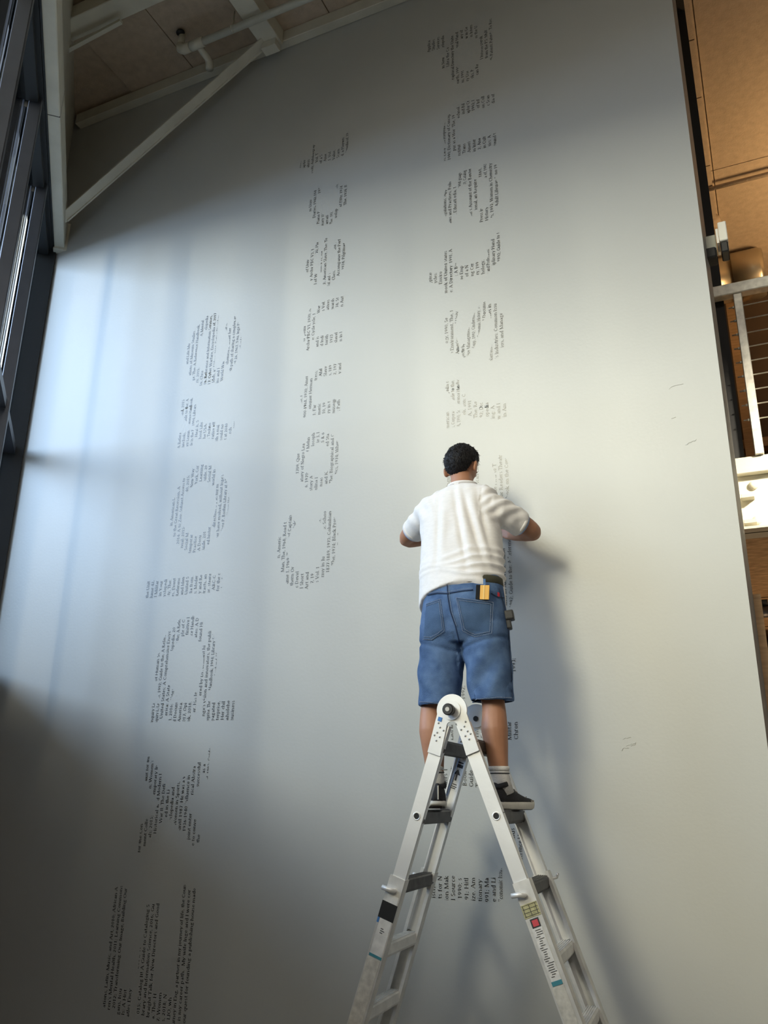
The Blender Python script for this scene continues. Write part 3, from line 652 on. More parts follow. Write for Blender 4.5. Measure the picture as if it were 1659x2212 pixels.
# ------------------------------------------------------------------ folding ladder
HN = Vector((-1.229, 3.38, 1.94)); HF = HN + Vector((-0.028, 0.42, 0))
AL, AR = math.radians(18.2), math.radians(20.6)
DIRS = {'l': Vector((-math.sin(AL), 0, -math.cos(AL))), 'r': Vector((math.sin(AR), 0, -math.cos(AR)))}
NRM = {'l': Vector((-math.cos(AL), 0, math.sin(AL))), 'r': Vector((math.cos(AR), 0, math.sin(AR)))}   # outwards across the rail
YA = Vector((0, 1, 0))
lad = thing('folding_ladder', (-1.24, 3.59, 0), 'aluminium multi-position folding ladder standing as an A-frame under the man', 'ladder')
def rail_pt(h, sd, t, w=0.0, y=0.0): return h + DIRS[sd] * t + NRM[sd] * w + YA * y
def tmax(sd): return 1.94 / abs(DIRS[sd].z) - 0.012
OFF = 0.034         # rails start beside the pivot
for h, ys in ((HN, -1), (HF, 1)):
    for sd in 'lr':
        # inner (fly) rail: flat web outside, two lips towards the rungs
        b = MB(); c = (rail_pt(h, sd, 0.06, OFF * 0.7) + rail_pt(h, sd, 0.95, OFF * 0.7)) / 2
        b.obox(c, NRM[sd], YA, DIRS[sd], 0.028, 0.005, 0.445)
        for q in (-1, 1): b.obox(c + NRM[sd] * q * 0.0255 - YA * ys * 0.013, NRM[sd], YA, DIRS[sd], 0.0025, 0.013, 0.445)
        b.build('inner_rail', M['alu'], lad)
        t0 = 0.685; t1 = tmax(sd); b = MB(); c = (rail_pt(h, sd, t0, OFF * 0.7 + .003, ys * .008) + rail_pt(h, sd, t1, OFF * 0.7 + .003, ys * .008)) / 2
        hl = (t1 - t0) / 2
        b.obox(c, NRM[sd], YA, DIRS[sd], 0.034, 0.0035, hl)
        for q in (-1, 1):
            b.obox(c + NRM[sd] * q * 0.0315 - YA * ys * 0.020, NRM[sd], YA, DIRS[sd], 0.0025, 0.020, hl)
            b.obox(c + NRM[sd] * q * 0.026 - YA * ys * 0.038, NRM[sd], YA, DIRS[sd], 0.006, 0.002, hl)
        b.build('outer_rail', M['alu_dull'], lad)
        f = rail_pt(h, sd, t1 - .01, OFF * .7 + .003, ys * .008)
        MB().box((f.x - .045, f.y - .028, 0.0), (f.x + .045, f.y + .028, 0.05)).build('rubber_foot', M['rubber'], lad, bevel=0.006)
for sd in 'lr':
    for i, t in enumerate((0.149, 0.439, 0.716, 0.97, 1.215, 1.47, 1.73)):
        a = rail_pt(HN, sd, t, OFF * .7, 0.008); b_ = rail_pt(HF, sd, t, OFF * .7, -0.008)
        ax = (b_ - a).normalized(); xx = ax.cross(Vector((0, 0, 1))).normalized()
        prof = [(-.026, -.020), (-.020, -.030), (.020, -.030), (.026, -.020), (.026, .014), (.020, .020), (-.020, .020), (-.026, .014)]
        rg = [[p + xx * u + Vector((0, 0, v)) for u, v in prof] for p in (a, b_)]
        mb = MB().rings(rg)
        for k in range(5):
            u = -.018 + k * .009
            mb.obox((a + b_) / 2 + xx * u + Vector((0, 0, .0215)), xx, ax, Vector((0, 0, 1)), .0015, (b_ - a).length / 2 - .01, .0018)
        for k in (-1, 0, 1): mb.obox((a + b_) / 2 + xx * k * .011 + Vector((0, 0, -.031)), xx, ax, Vector((0, 0, 1)), .003, (b_ - a).length / 2 - .01, .0015)
        rung = mb.build('rung', M['rung'] if i < 3 else M['alu_dull'], lad)
        if i < 2:
            e = rail_pt(HN, sd, t, OFF * .7, -.0052)
            n = 20
            ring_ = MB().rings([[e + Vector((math.cos(2 * pi * k / n) * r, y, math.sin(2 * pi * k / n) * r)) for k in range(n)] for r, y in ((.0165, .0), (.0165, -.002), (.012, -.002), (.012, .0))], cap=False)
            ring_.build('socket_rim', M['alu'], rung, True)
            MB().tube([e + Vector((0, .0004, 0)), e + Vector((0, -.0006, 0))], .0125, 18).build('socket_hole', M['black'], rung)
# hinges
def hinge(h, ys, nm):
    y0, y1 = (h.y - .014, h.y - .0056) if ys < 0 else (h.y + .0056, h.y + .014)
    def ext(pts):
        n = len(pts); vs = [(x, y0, z) for x, z in pts] + [(x, y1, z) for x, z in pts]
        return vs, [tuple(range(n - 1, -1, -1)), tuple(range(n, 2 * n))] + [(i, (i + 1) % n, n + (i + 1) % n, n + i) for i in range(n)]
    out = []
    R0 = 0.066; c0 = (h.x, h.z + .006)
    for k in range(25):
        a = math.radians(-12 + 204 * k / 24); out.append((c0[0] + R0 * math.cos(a), c0[1] + R0 * math.sin(a)))
    L0 = rail_pt(h, 'l', .185, OFF * .7 + .0295); L1 = rail_pt(h, 'l', .185, OFF * .7 - .029)
    Rr0 = rail_pt(h, 'r', .185, OFF * .7 + .029); Rr1 = rail_pt(h, 'r', .185, OFF * .7 - .029)
    inn = []
    for k in range(9):
        a = math.radians(15 + 150 * (8 - k) / 8); inn.append((c0[0] + .023 * math.cos(a), c0[1] - .062 + .018 * math.sin(a)))
    pts = out + [(L0.x, L0.z), (L1.x, L1.z)] + inn + [(Rr1.x, Rr1.z), (Rr0.x, Rr0.z)]
    mb = MB(); mb.add(*ext(pts))
    me = mb.mesh(); bm = bmesh.new(); bm.from_mesh(me); bmesh.ops.recalc_face_normals(bm, faces=bm.faces)
    bmesh.ops.triangulate(bm, faces=[f for f in bm.faces if len(f.verts) > 4]); bm.to_mesh(me); bm.free()
    pl = link('hinge_plate', me, M['hinge'], lad)
    yo = y0 if ys < 0 else y1
    MB().tube([(c0[0], yo, c0[1]), (c0[0], yo + ys * .006, c0[1])], .040, 28).build('pivot_disc', M['hinge'], pl)
    kn = MB(); kn.tube([(c0[0], yo, c0[1]), (c0[0], yo + ys * .03, c0[1])], .019, 20)
    kn.tube([(c0[0], yo + ys * .028, c0[1]), (c0[0], yo + ys * .046, c0[1]), (c0[0], yo + ys * .05, c0[1])], [.024, .024, .020], 20)
    if nm == 'farin': kn = MB(); kn.tube([(c0[0], yo, c0[1]), (c0[0], yo - .008, c0[1])], .012, 16)
    k_ = kn.build('lock_knob', M['rubber'], lad)
    if nm != 'farin': MB().tube([(c0[0], yo + ys * .049, c0[1]), (c0[0], yo + ys * .053, c0[1])], .009, 14).build('knob_centre', M['rivet'], k_)
    for sd in 'lr':
        for (t, w) in ((.075, .006), (.082, -.012), (.098, .012), (.112, -.004), (.112, .02), (.06, .018), (.13, .006)):
            p = rail_pt(h, sd, t, OFF * .7 + w)
            MB().ball((p.x, yo + ys * .001, p.z), .0042, .003, .0042, 5).build('rivet', M['rivet'], pl, True)
hinge(HN, -1, 'near'); hinge(HF, 1, 'far')
# inner plates of the far hinge, facing the camera
hinge(HF + Vector((0, -0.02, 0)), -1, 'farin')
# lock pins
for sd, t in (('l', .735), ('r', .735)):
    p = rail_pt(HN, sd, t, OFF * .7 + .0, -.004)
    q = -1 if sd == 'l' else 1
    pts = [p + Vector((0, .01, 0)), p + Vector((0, -.018, 0)), p + Vector((-.012, -.026, .003)), p + Vector((-.046, -.028, .012 if sd == 'l' else -.004))]
    MB().tube(pts, [.008, .009, .0095, .009], 12).build('lock_pin', M['alu'], lad, True)
for sd, t in (('l', .735), ('r', .72)):
    p = rail_pt(HF, sd, t, OFF * .7 + .03, .0)
    MB().tube([p, p + NRM[sd] * .02 + Vector((0, .02, .0)), p + NRM[sd] * .035 + Vector((0, -.02, .01))], .007, 8).build('lock_pin', M['alu'], lad, True)
# labels on the near rails
def lab(name, mt, sd, t0, t1, w0, w1, par=None, h=HN, y=-.0125, lift=0.0):
    c = rail_pt(h, sd, (t0 + t1) / 2, OFF * .7 + .003 + (w0 + w1) / 2, y - lift)
    return MB().obox(c, NRM[sd], YA, DIRS[sd], abs(w1 - w0) / 2, .0006, (t1 - t0) / 2).build(name, mt, par or lad)
lab('white_sticker', M['label_white'], 'l', .755, .785, -.03, .02)
bt = lab('black_tape', M['rubber'], 'l', .785, .85, -.0345, .0345, lift=.0006); bt['label'] = 'black tape wrapped around the rail'
lab('blue_tape', M['blue_tape'], 'l', .835, .87, .025, .034, lift=.0004)['label'] = 'scrap of blue tape'
w1 = lab('warning_label', M['label_white'], 'l', .85, .985, -.03, .024)
for k in range(3): lab('print', M['label_dark'], 'l', .885 + k * .008, .888 + k * .008, -.004 - .006 * (k % 2), .008, w1, lift=.0008)
lab('teal_band', M['teal'], 'l', .985, .995, -.03, .026)['label'] = 'teal band'
lab('worn_label', mat('worn_cream_label', (.60, .58, .52), .6, var=.22, vscale=45), 'l', 1.0, 1.7, -.026, .030)
yl = lab('yellow_label', M['label_yellow'], 'r', .765, .812, -.034, .032); yl['label'] = 'worn yellow-green printed label'
for k in range(4):
    lab('print', M['label_dark'], 'r', .768 + k * .0125, .7695 + k * .0125, -.03, .03, yl, lift=.0008)
for k in range(3):
    lab('print', M['label_dark'], 'r', .77, .808, -.028 + k * .025, -.026 + k * .025, yl, lift=.0009)
rb = lab('black_patch', M['label_dark'], 'r', .818, .850, -.018, .016)
lab('red_badge', M['label_red'], 'r', .823, .845, -.012, .011, rb, lift=.0009)['label'] = 'red and white badge'
wl_ = lab('instruction_label', M['label_white'], 'r', .85, 1.03, -.022, .018)
random.seed(5)
for k in range(22):
    t = .857 + k * .0075
    a = -.018 + random.random() * .01; b = a + .010 + random.random() * .016
    lab('print', M['label_dark'], 'r', t, t + .0022, a, min(b, .016), wl_, lift=.0008)
lab('teal_band', M['teal'], 'r', 1.03, 1.045, -.022, .018)['label'] = 'teal band'
lab('worn_label', bpy.data.materials['worn_cream_label'], 'r', 1.05, 1.7, -.028, .02)
lab('blue_tape', M['blue_tape'], 'l', .035, .052, .004, .022, y=-.0155).location.x += 0
ar = lab('arrow_label', M['label_white'], 'l', .19, .33, -.022, .022, h=HF, y=-.0065, lift=.0)
for t0, t1, a, b in ((.20, .206, -.016, .016), (.211, .226, -.018, .016), (.30, .304, -.012, .008), (.310, .314, -.014, .010), (.318, .322, -.01, .012), (.255, .285, -.004, .004)):
    lab('print', M['label_dark'], 'l', t0, t1, a, b, ar, h=HF, y=-.0068, lift=.0006)
c = rail_pt(HF, 'l', .25, OFF * .7 + .003, -.0078)
MB().add([c + DIRS['l'] * -.016, c + DIRS['l'] * .008 + NRM['l'] * .016, c + DIRS['l'] * .008 - NRM['l'] * .016], [(0, 1, 2)]).build('print', M['label_dark'], ar)
# pale blue strut cord inside the near frame
MB().tube([rail_pt(HF, 'l', .09, .03, -.02), rail_pt(HF, 'l', .36, .045, -.012)], .003, 6).build('guide_strip', M['undershirt'], lad)

# ------------------------------------------------------------------ the man
man = thing('person', (-1.26, 3.6, 1.556), 'man in a white t-shirt and denim shorts standing on the ladder, working at the wall', 'person')
def hring(c, a, b, n=40, e=2.3, tilt=0.0, yaw=0.0):
    """horizontal-ish cross section"""
    c = Vector(c); out = []
    for k in range(n):
        t = 2 * pi * k / n; ct, st = math.cos(t), math.sin(t)
        x = a * math.copysign(abs(ct) ** (2 / e), ct); y = b * math.copysign(abs(st) ** (2 / e), st)
        x, y = x * math.cos(yaw) - y * math.sin(yaw), x * math.sin(yaw) + y * math.cos(yaw)
        out.append(c + Vector((x, y, y * tilt)))
    return out
def pxring(py, x0, x1, Y, b, grow=0.0, **k):
    A = at(x0, py, Y); B = at(x1, py, Y); c = (A + B) / 2
    return hring(c, (B.x - A.x) / 2 * .97 + grow, b + grow, **k)
def limb(mb, pts, rad, n=16, sub=4):
    """smooth tapering limb through joints"""
    P = [Vector(p) for p in pts]; out = []; rr = []
    for i in range(len(P) - 1):
        p0 = P[max(i - 1, 0)]; p1 = P[i]; p2 = P[i + 1]; p3 = P[min(i + 2, len(P) - 1)]
        for j in range(sub):
            t = j / sub
            out.append(0.5 * ((2 * p1) + (p2 - p0) * t + (2 * p0 - 5 * p1 + 4 * p2 - p3) * t * t + (3 * p1 - p0 - 3 * p2 + p3) * t ** 3))
            rr.append(rad[i] * (1 - t) + rad[i + 1] * t)
    out.append(P[-1]); rr.append(rad[-1])
    mb.tube(out, rr, n); mb.ball(P[0], rad[0] * .98, n=8); mb.ball(P[-1], rad[-1] * .98, n=8)

# joints
SHL = at(928, 1098, 3.70); SHR = at(1076, 1096, 3.70)
ELL = at(878, 1166, 3.87); ELR = at(1151, 1148, 3.87)
WRL = Vector((-1.40, 4.035, ELL.z + .05)); WRR = Vector((-1.13, 4.04, ELR.z + .045))
HIL = Vector((-1.345, 3.60, 2.40)); HIR = Vector((-1.175, 3.60, 2.40))
KNL = at(934, 1525, 3.585); KNR = at(1066, 1522, 3.585)
ANL = at(940, 1680, 3.56); ANR = at(1079, 1680, 3.56)
body = MB()
# trunk
body.rings([pxring(1062, 965, 1030, 3.71, .06), pxring(1078, 940, 1060, 3.70, .085), pxring(1100, 922, 1072, 3.70, .088), pxring(1150, 926, 1068, 3.68, .09),
            pxring(1220, 926, 1070, 3.645, .09), pxring(1280, 924, 1080, 3.60, .10), pxring(1340, 918, 1092, 3.595, .115), pxring(1392, 930, 1080, 3.60, .09)][::-1])
HC = at(999, 1009, 3.755)          # skull centre
yw = math.radians(-8); pt = math.radians(20)
HR = Matrix.Rotation(yw, 3, 'Z') @ Matrix.Rotation(-pt, 3, 'X')      # x right, y face forward, z up of the head
limb(body, [at(997, 1085, 3.695), at(998, 1052, 3.71), HC + HR @ Vector((0, -.005, -.05))], [.062, .054, .052])
body.ball(HC, .070, .088, .092, 16, HR)
body.ball(HC + HR @ Vector((0, .022, -.062)), .052, .062, .055, 12, HR)   # jaw
body.ball(HC + HR @ Vector((0, .052, -.098)), .026, .024, .018, 8, HR)     # chin
body.rings([[HC + HR @ Vector((x * w, y, z)) for x, y in ((-1, .06), (0, .06 + d), (1, .06), (0, .05))] for z, w, d in ((.012, .006, .026), (-.012, .009, .036), (-.028, .016, .046), (-.036, .012, .032))])   # nose
body.ball(HC + HR @ Vector((0, .078, .022)), .046, .016, .010, 8, HR)      # brow
for sx in (-1, 1):
    E_ = HC + HR @ Vector((sx * .081, -.012, -.022))
    body.ball(E_, .010, .020, .035, 10, HR @ Matrix.Rotation(sx * .35, 3, 'Z'))
    body.ball(E_ + HR @ Vector((sx * .005, -.006, .006)), .008, .014, .022, 8, HR)
# arms, one chain from shoulder to wrist
limb(body, [SHL + Vector((.02, 0, -.02)), SHL.lerp(ELL, .5), ELL, ELL.lerp(WRL, .35), WRL], [.048, .047, .038, .041, .026])
limb(body, [SHR + Vector((-.02, 0, -.02)), SHR.lerp(ELR, .5), ELR, ELR.lerp(WRR, .35), WRR], [.048, .048, .041, .043, .026])
def hand(w, sd, fdir, ndir):
    """palm, four fingers of different length and a thumb; ndir = towards the wall"""
    f = Vector(fdir).normalized(); nrm = Vector(ndir).normalized(); s = f.cross(nrm).normalized() * sd
    pc = w + f * .045
    body.rings([[w + f * t + s * (x * wd) + nrm * (y * .013) for x, y in ((-1, -.8), (-.5, -1.1), (.5, -1.1), (1, -.8), (1, .8), (.5, 1), (-.5, 1), (-1, .8))] for t, wd in ((-.005, .024), (.03, .036), (.07, .041), (.088, .039))])
    for i, (o, L, sp) in enumerate(((.031, .070, .16), (.0105, .078, .05), (-.0105, .073, -.06), (-.031, .058, -.2))):
        b0 = w + f * .078 + s * o; d = (f + s * sp).normalized()
        pts = [b0, b0 + d * L * .42 - nrm * .006, b0 + d * L * .75 + nrm * .004, b0 + d * L * .97 + nrm * .018]
        limb(body, pts, [.0098, .0090, .0082, .0070], 8, 2)
    tb = w + f * .022 + s * .026
    limb(body, [tb, tb + (f * .5 + s * .9).normalized() * .035, tb + (f * .85 + s * .6).normalized() * .066 + nrm * .006], [.014, .0115, .0085], 8, 2)
hand(WRL, 1, (.55, .35, .55), (0, 1, .2))
hand(WRR, -1, (-.55, .35, .50), (0, 1, .2))
# legs
for hp, kn, an, sx in ((HIL, KNL, ANL, -1), (HIR, KNR, ANR, 1)):
    calf = kn.lerp(an, .36) + Vector((0, -.014, 0))
    limb(body, [hp, hp.lerp(kn, .5), kn, calf, kn.lerp(an, .72) + Vector((0, -.004, 0)), an, an + Vector((0, .008, -.03))],
         [.080, .066, .050, .058, .045, .036, .034], 18, 4)
bm_ = body.mesh()
b2 = bmesh.new(); b2.from_mesh(bm_); bmesh.ops.recalc_face_normals(b2, faces=b2.faces); b2.to_mesh(bm_); b2.free()
link('body', remesh(bm_, 0.0055, 5), M['skin'], man, True)
# face details
for sx in (-1, 1):
    e = MB().ball(HC + HR @ Vector((sx * .029, .078, .004)), .011, n=8).build('eye', M['eye'], man, True)
    MB().ball(HC + HR @ Vector((sx * .029, .0875, .003)), .0045, n=6).build('pupil', M['black'], e, True)
    MB().ball(HC + HR @ Vector((sx * .026, .088, .024)), .013, .003, .003, 6, HR).build('eyebrow', M['hair'], man, True)
MB().ball(HC + HR @ Vector((0, .080, -.058)), .022, .008, .006, 8, HR).build('mouth', M['lip'], man, True)

# hair: cap following the skull, tufted
hb = MB(); n1, n2 = 60, 110; vs = []
def hair_r(th, ph):
    d = Vector((math.sin(th) * math.cos(ph), math.sin(th) * math.sin(ph), math.cos(th)))
    # thickness: full on top and back, cut to the hairline at face, ears and nape
    lim = 2.56 - 1.60 * (max(0, d.y + .25) / 1.25) ** .6 - .85 * d.x * d.x
    side = abs(d.x)
    if side > .50 and d.y > -.38: lim = min(lim, 1.46)
    k = 1.0 if th < lim else max(0.0, 1 - (th - lim) / .22)
    t = .020 + .006 * (1 - side) + .007 * max(0, d.z)
    nz = noise.noise(d * 9) * .0045 + noise.noise(d * 24 + Vector((3, 1, 2))) * .0038 + noise.noise(Vector((d.x * 60, d.y * 18, d.z * 30))) * .0028
    q = min(1, max(0, (th - lim + .75) / .75)); t *= 1 - .55 * q * q
    r = (t + nz) * k - .006 * (1 - k)
    return Vector((d.x * (.070 + r), d.y * (.088 + r), d.z * (.092 + r)))
rg = []
for i in range(n1):
    th = .03 + 2.62 * i / (n1 - 1)
    rg.append([HC + HR @ hair_r(th, 2 * pi * k / n2) for k in range(n2)])
hb.rings(rg)
random.seed(3)
tufts = MB()
for i in range(1500):
    th = math.acos(1 - random.random() * 1.66); ph = random.random() * 2 * pi
    p = hair_r(th, ph)
    dd = p.normalized()
    if th > 2.5 - 1.60 * (max(0, dd.y + .25) / 1.25) ** .6 - .85 * dd.x * dd.x or (abs(dd.x) > .5 and dd.y > -.38 and th > 1.44): continue
    base = HC + HR @ p; out = (HR @ p).normalized()
    comb = (HR @ Vector((random.uniform(-.6, .9), random.uniform(-.4, .5), -.9))).normalized()
    d = (out * random.uniform(.25, .6) + comb * .8).normalized(); L = random.uniform(.010, .019); w = random.uniform(.0012, .0022)
    x = d.cross(out).normalized() * w
    b0 = base - out * .002
    tufts.add([b0 - x, b0 + x, b0 + out * w * 1.3, b0 + d * L - out * .001], [(0, 1, 3), (1, 2, 3), (2, 0, 3), (0, 2, 1)])
hr_ = hb.build('hair', M['hair'], man, True)
tt = tufts.build('hair_tufts', M['hair'], hr_); tt['kind'] = 'stuff'

# --- cloth with folds
def fold(me, fn):
    me.update()
    ns = [v.normal.copy() for v in me.vertices]
    for v, nn in zip(me.vertices, ns): v.co += nn * fn(v.co)
    me.update()
def gauss(x, s): return math.exp(-(x / s) ** 2)

sh_ = MB()
T = [(1052, 968, 1031, 3.715, .056), (1058, 952, 1050, 3.712, .070), (1070, 925, 1072, 3.705, .092), (1092, 906, 1084, 3.70, .108), (1125, 908, 1083, 3.685, .118), (1165, 913, 1082, 3.665, .122),
     (1205, 911, 1084, 3.645, .124), (1240, 911, 1087, 3.625, .126), (1262, 911, 1089, 3.615, .130)]
rs = [pxring(y, a, b, Y, d, .004, n=64, e=2.2) for y, a, b, Y, d in T]
# hanging hem: high over the back and right, low at both sides and in front
HEM = [(905, 1322), (912, 1312), (922, 1296), (934, 1284), (950, 1275), (970, 1267), (1000, 1254), (1020, 1249), (1045, 1247), (1060, 1252), (1068, 1266), (1074, 1286), (1082, 1306), (1092, 1322)]
def hem_y(px):
    for (a, b), (c, d) in zip(HEM, HEM[1:]):
        if a <= px <= c: return b + (d - b) * (px - a) / (c - a)
    return 1318
rs = rs[:7]
base = rs[-1]; low = pxring(1290, 909, 1091, 3.605, .132, .006, n=64, e=2.2); hemr = []
for k, p in enumerate(low):
    t = 2 * pi * k / 64; px = 1000 + (p.x - (low[0].x + low[32].x) / 2) / (low[0].x - low[32].x) * 182
    zb = at(px, hem_y(px), p.y).z; zf = at(1000, 1330, p.y).z
    w = min(1, max(0, -math.sin(t) * 3 + .5)); hemr.append(Vector((p.x, p.y, zb * w + min(zb, zf) * (1 - w))))
for q in (.25, .5, .75, .9, 1.0):
    rs.append([base[k].lerp(hemr[k], q) + (hemr[k] - base[k]).cross(Vector((0, 0, 0))) for k in range(64)])
sh_.rings(rs[::-1])
def sleeve(s, e, frac, r0, r1, mb, back=.0):
    d = (e - s); pts = [s - d * .25, s, s + d * frac * .5, s + d * frac]
    limb_pts = pts; mb.tube(limb_pts, [r0 * .7, r0, (r0 + r1) / 2, r1], 24)
sleeve(SHL + Vector((.012, 0, -.01)), ELL, .70, .072, .064, sh_)
sleeve(SHR + Vector((-.012, 0, -.01)), ELR, .66, .074, .064, sh_)
me = sh_.mesh(); b2 = bmesh.new(); b2.from_mesh(me); bmesh.ops.recalc_face_normals(b2, faces=b2.faces); b2.to_mesh(me); b2.free()
cut = MB()
for s, e, f, r in ((SHL, ELL, .70, .058), (SHR, ELR, .66, .058)):
    o = Vector((.012 if s is SHL else -.012, 0, -.01)); d = e - (s + o)
    cut.tube([s + o + d * (f - .10), s + o + d * (f + .2)], [r * .92, r], 24)
inner = [pxring(y, a + 5, b - 5, 3.610, .117, n=40) for y, a, b in ((1268, 914, 1086), (1290, 911, 1091), (1340, 911, 1093))]
cut.rings(inner[::-1])
cm = cut.mesh(); b2 = bmesh.new(); b2.from_mesh(cm); bmesh.ops.recalc_face_normals(b2, faces=b2.faces); b2.to_mesh(cm); b2.free()
sme = remesh(me, 0.006, 7, cut=cm)
ZW = at(1000, 1250, 3.5).z
CB = at(1000, 1150, 3.56)
def shirt_folds(p):
    d = 0.0
    # gathered rolls above the hem on the right, drifting across the back
    h = p.z - ZW
    xr = p.x + 1.26
    if p.y < 3.72:
        for k, (h0, sl, a, s) in enumerate(((.035, -.10, .010, .010), (.062, -.02, .010, .009), (.088, .10, .009, .010), (.125, .16, .007, .014))):
            d += a * gauss(h - h0 - sl * xr + .010 * math.sin(xr * 22 + k), s) * (0.35 + .65 / (1 + math.exp(-(xr - .0 + .02 * k) * 30)))
        # long drape creases from the shoulder blades down to the right waist
        for k, (x0, sl, a) in enumerate(((-.10, -.05, .006), (.0, -.22, .009), (.055, -.30, .010), (.11, -.22, .008))):
            cx = x0 - sl * (.33 - h)
            wgt = gauss(h - .26, .17)
            d -= a * gauss(xr - cx, .013) * wgt
            d += a * .8 * gauss(xr - cx - .03, .02) * wgt
    # shoulder seam puckers right
    q = p - SHR
    if q.length < .16 and q.x > -.06:
        d += .004 * math.sin((q.x * .7 - q.z * .9) * 120) * gauss(q.length - .07, .05)
        d += .005 * math.sin((q.x * .9 + q.z * .5) * 70 + 1) * gauss(q.length - .11, .05)
    q = p - SHL
    if q.length < .16 and q.x < .06: d += .004 * math.sin((q.x + q.z * .8) * 75) * gauss(q.length - .10, .05)
    d += .0022 * noise.noise(p * 14) + .0015 * noise.noise(Vector((p.x * 30, p.y * 30, p.z * 10)))
    return d
fold(sme, shirt_folds)
shirt = link('t_shirt', sme, M['shirt'], man, True)
def band(a, b, r0, r1, name, mt, par, th=.003, n=28):
    d = (b - a).normalized(); x = d.cross(Vector((0, 0, 1))).normalized(); y = d.cross(x); rg = []
    for P_, r in ((a, r0 - th), (a, r0), (a.lerp(b, .5), (r0 + r1) / 2 + .0008), (b, r1), (b, r1 - th)):
        rg.append([P_ + r * (x * math.cos(2 * pi * k / n) + y * math.sin(2 * pi * k / n)) for k in range(n)])
    return MB().rings(rg, cap=False).build(name, mt, par, True)
for s, e, f, r in ((SHL, ELL, .70, .0635), (SHR, ELR, .66, .0635)):
    o = Vector((.012 if s is SHL else -.012, 0, -.01)); s2 = s + o; d = e - s2
    band(s2 + d * (f - .07), s2 + d * (f + .005), r + .001, r + .0005, 'sleeve_hem', M['shirt'], shirt)
    band(s2 + d * (f - .04), s2 + d * (f + .055), r - .006, r - .009, 'undershirt_cuff', M['undershirt'], man)
# neckband and its small tag
nb_ = [at(997 + 32 * math.cos(t), 1052 - 3 * math.sin(t), 3.715 + .0) for t in [0]]
nc = (at(968, 1051, 3.715) + at(1031, 1051, 3.715)) / 2
pts = [nc + Vector((.068 * math.cos(2 * pi * k / 30), .058 * math.sin(2 * pi * k / 30), .004 + .022 * -math.sin(2 * pi * k / 30) * 0)) for k in range(31)]
MB().tube(pts, .0075, 8).build('neckband', M['shirt'], shirt, True)
tg = at(986, 1047, 3.645)
MB().box((tg.x - .012, tg.y - .003, tg.z - .012), (tg.x + .012, tg.y, tg.z + .010)).build('neck_tag', M['shirt'], shirt)

# --- shorts
so = MB()
PR = [(1246, 919, 1083, 3.605, .108), (1262, 918, 1086, 3.60, .112), (1300, 915, 1091, 3.59, .124), (1340, 911, 1097, 3.585, .130), (1372, 910, 1100, 3.588, .122), (1392, 914, 1098, 3.592, .10)]
so.rings([pxring(y, a, b, Y, d, n=48) for y, a, b, Y, d in PR][::-1])
LL = [(1318, 925, 985, 3.592, .075), (1355, 911, 1001, 3.588, .108), (1400, 909, 1004, 3.585, .104), (1450, 907, 1000, 3.583, .098), (1500, 907, 995, 3.58, .090), (1526, 906, 993, 3.58, .088)]
RL = [(1318, 1020, 1085, 3.592, .075), (1355, 1002, 1099, 3.588, .108), (1400, 1001, 1103, 3.585, .104), (1450, 1007, 1106, 3.583, .098), (1496, 1015, 1109, 3.58, .090), (1516, 1019, 1111, 3.58, .088)]
for q in (LL, RL): so.rings([pxring(y, a, b, Y, d, n=36) for y, a, b, Y, d in q][::-1])
me = so.mesh(); b2 = bmesh.new(); b2.from_mesh(me); bmesh.ops.recalc_face_normals(b2, faces=b2.faces); b2.to_mesh(me); b2.free()
cut = MB()
for q in (LL, RL):
    cut.rings([pxring(y, a + 4, b - 4, Y, d - .008, n=32) for y, a, b, Y, d in ((q[4][0] - 25, q[4][1], q[4][2], 3.58, .088), q[4], (q[5][0] + 25, q[5][1], q[5][2], 3.58, .088))][::-1])
cm = cut.mesh(); b2 = bmesh.new(); b2.from_mesh(cm); bmesh.ops.recalc_face_normals(b2, faces=b2.faces); b2.to_mesh(cm); b2.free()
sme = remesh(me, 0.006, 5, cut=cm)
ZK = KNL.z
def denim_folds(p):
    d = .0035 * noise.noise(p * 9) + .0015 * noise.noise(p * 25)
    h = p.z - 1.98
    if p.x < -1.26:
        d += .006 * math.sin((p.x * 1.0 + h * .9) * 42) * gauss(h - .16, .12) * (1 if p.y < 3.6 else .4)
    else:
        d += .006 * math.sin((p.x * 1.3 - h * .8) * 38 + 1) * gauss(h - .14, .12) * (1 if p.y < 3.6 else .4)
    # folds under the seat
    d -= .007 * gauss(h - .235 - .25 * abs(p.x + 1.265), .010) * (1 if p.y < 3.6 else 0)
    return d
fold(sme, denim_folds)
shorts = link('denim_shorts', sme, M['denim'], man, True)
from mathutils.bvhtree import BVHTree
bv = BVHTree.FromPolygons([v.co + wloc(man) for v in sme.vertices], [tuple(p.vertices) for p in sme.polygons])
def on(px, py, lift=.002):
    """point of the shorts' back behind the given direction"""
    d = ((px - 829.5) * RT - (py - 1106.0) * UP + FPX * _f).normalized()
    h = bv.ray_cast(EYE, d)
    if h[0] is None: return at(px, py, 3.47)
    return h[0] + h[1] * lift
def patch(name, poly_, mt, par, lift=.003, nu=10, nv=10):
    """four-sided patch laid on the cloth; poly_ = four corners"""
    A, B, C_, D = [Vector(p) for p in poly_]; mb = MB(); vs = []
    for j in range(nv + 1):
        for i in range(nu + 1):
            u, v = i / nu, j / nv
            p = (A * (1 - u) + B * u) * (1 - v) + (D * (1 - u) + C_ * u) * v
            edge = i in (0, nu) or j in (0, nv)
            vs.append(on(p.x, p.y, lift * (.3 if edge else 1)))
    fs = [(j * (nu + 1) + i, j * (nu + 1) + i + 1, (j + 1) * (nu + 1) + i + 1, (j + 1) * (nu + 1) + i) for j in range(nv) for i in range(nu)]
    mb.add(vs, fs); return mb.build(name, mt, par, True)
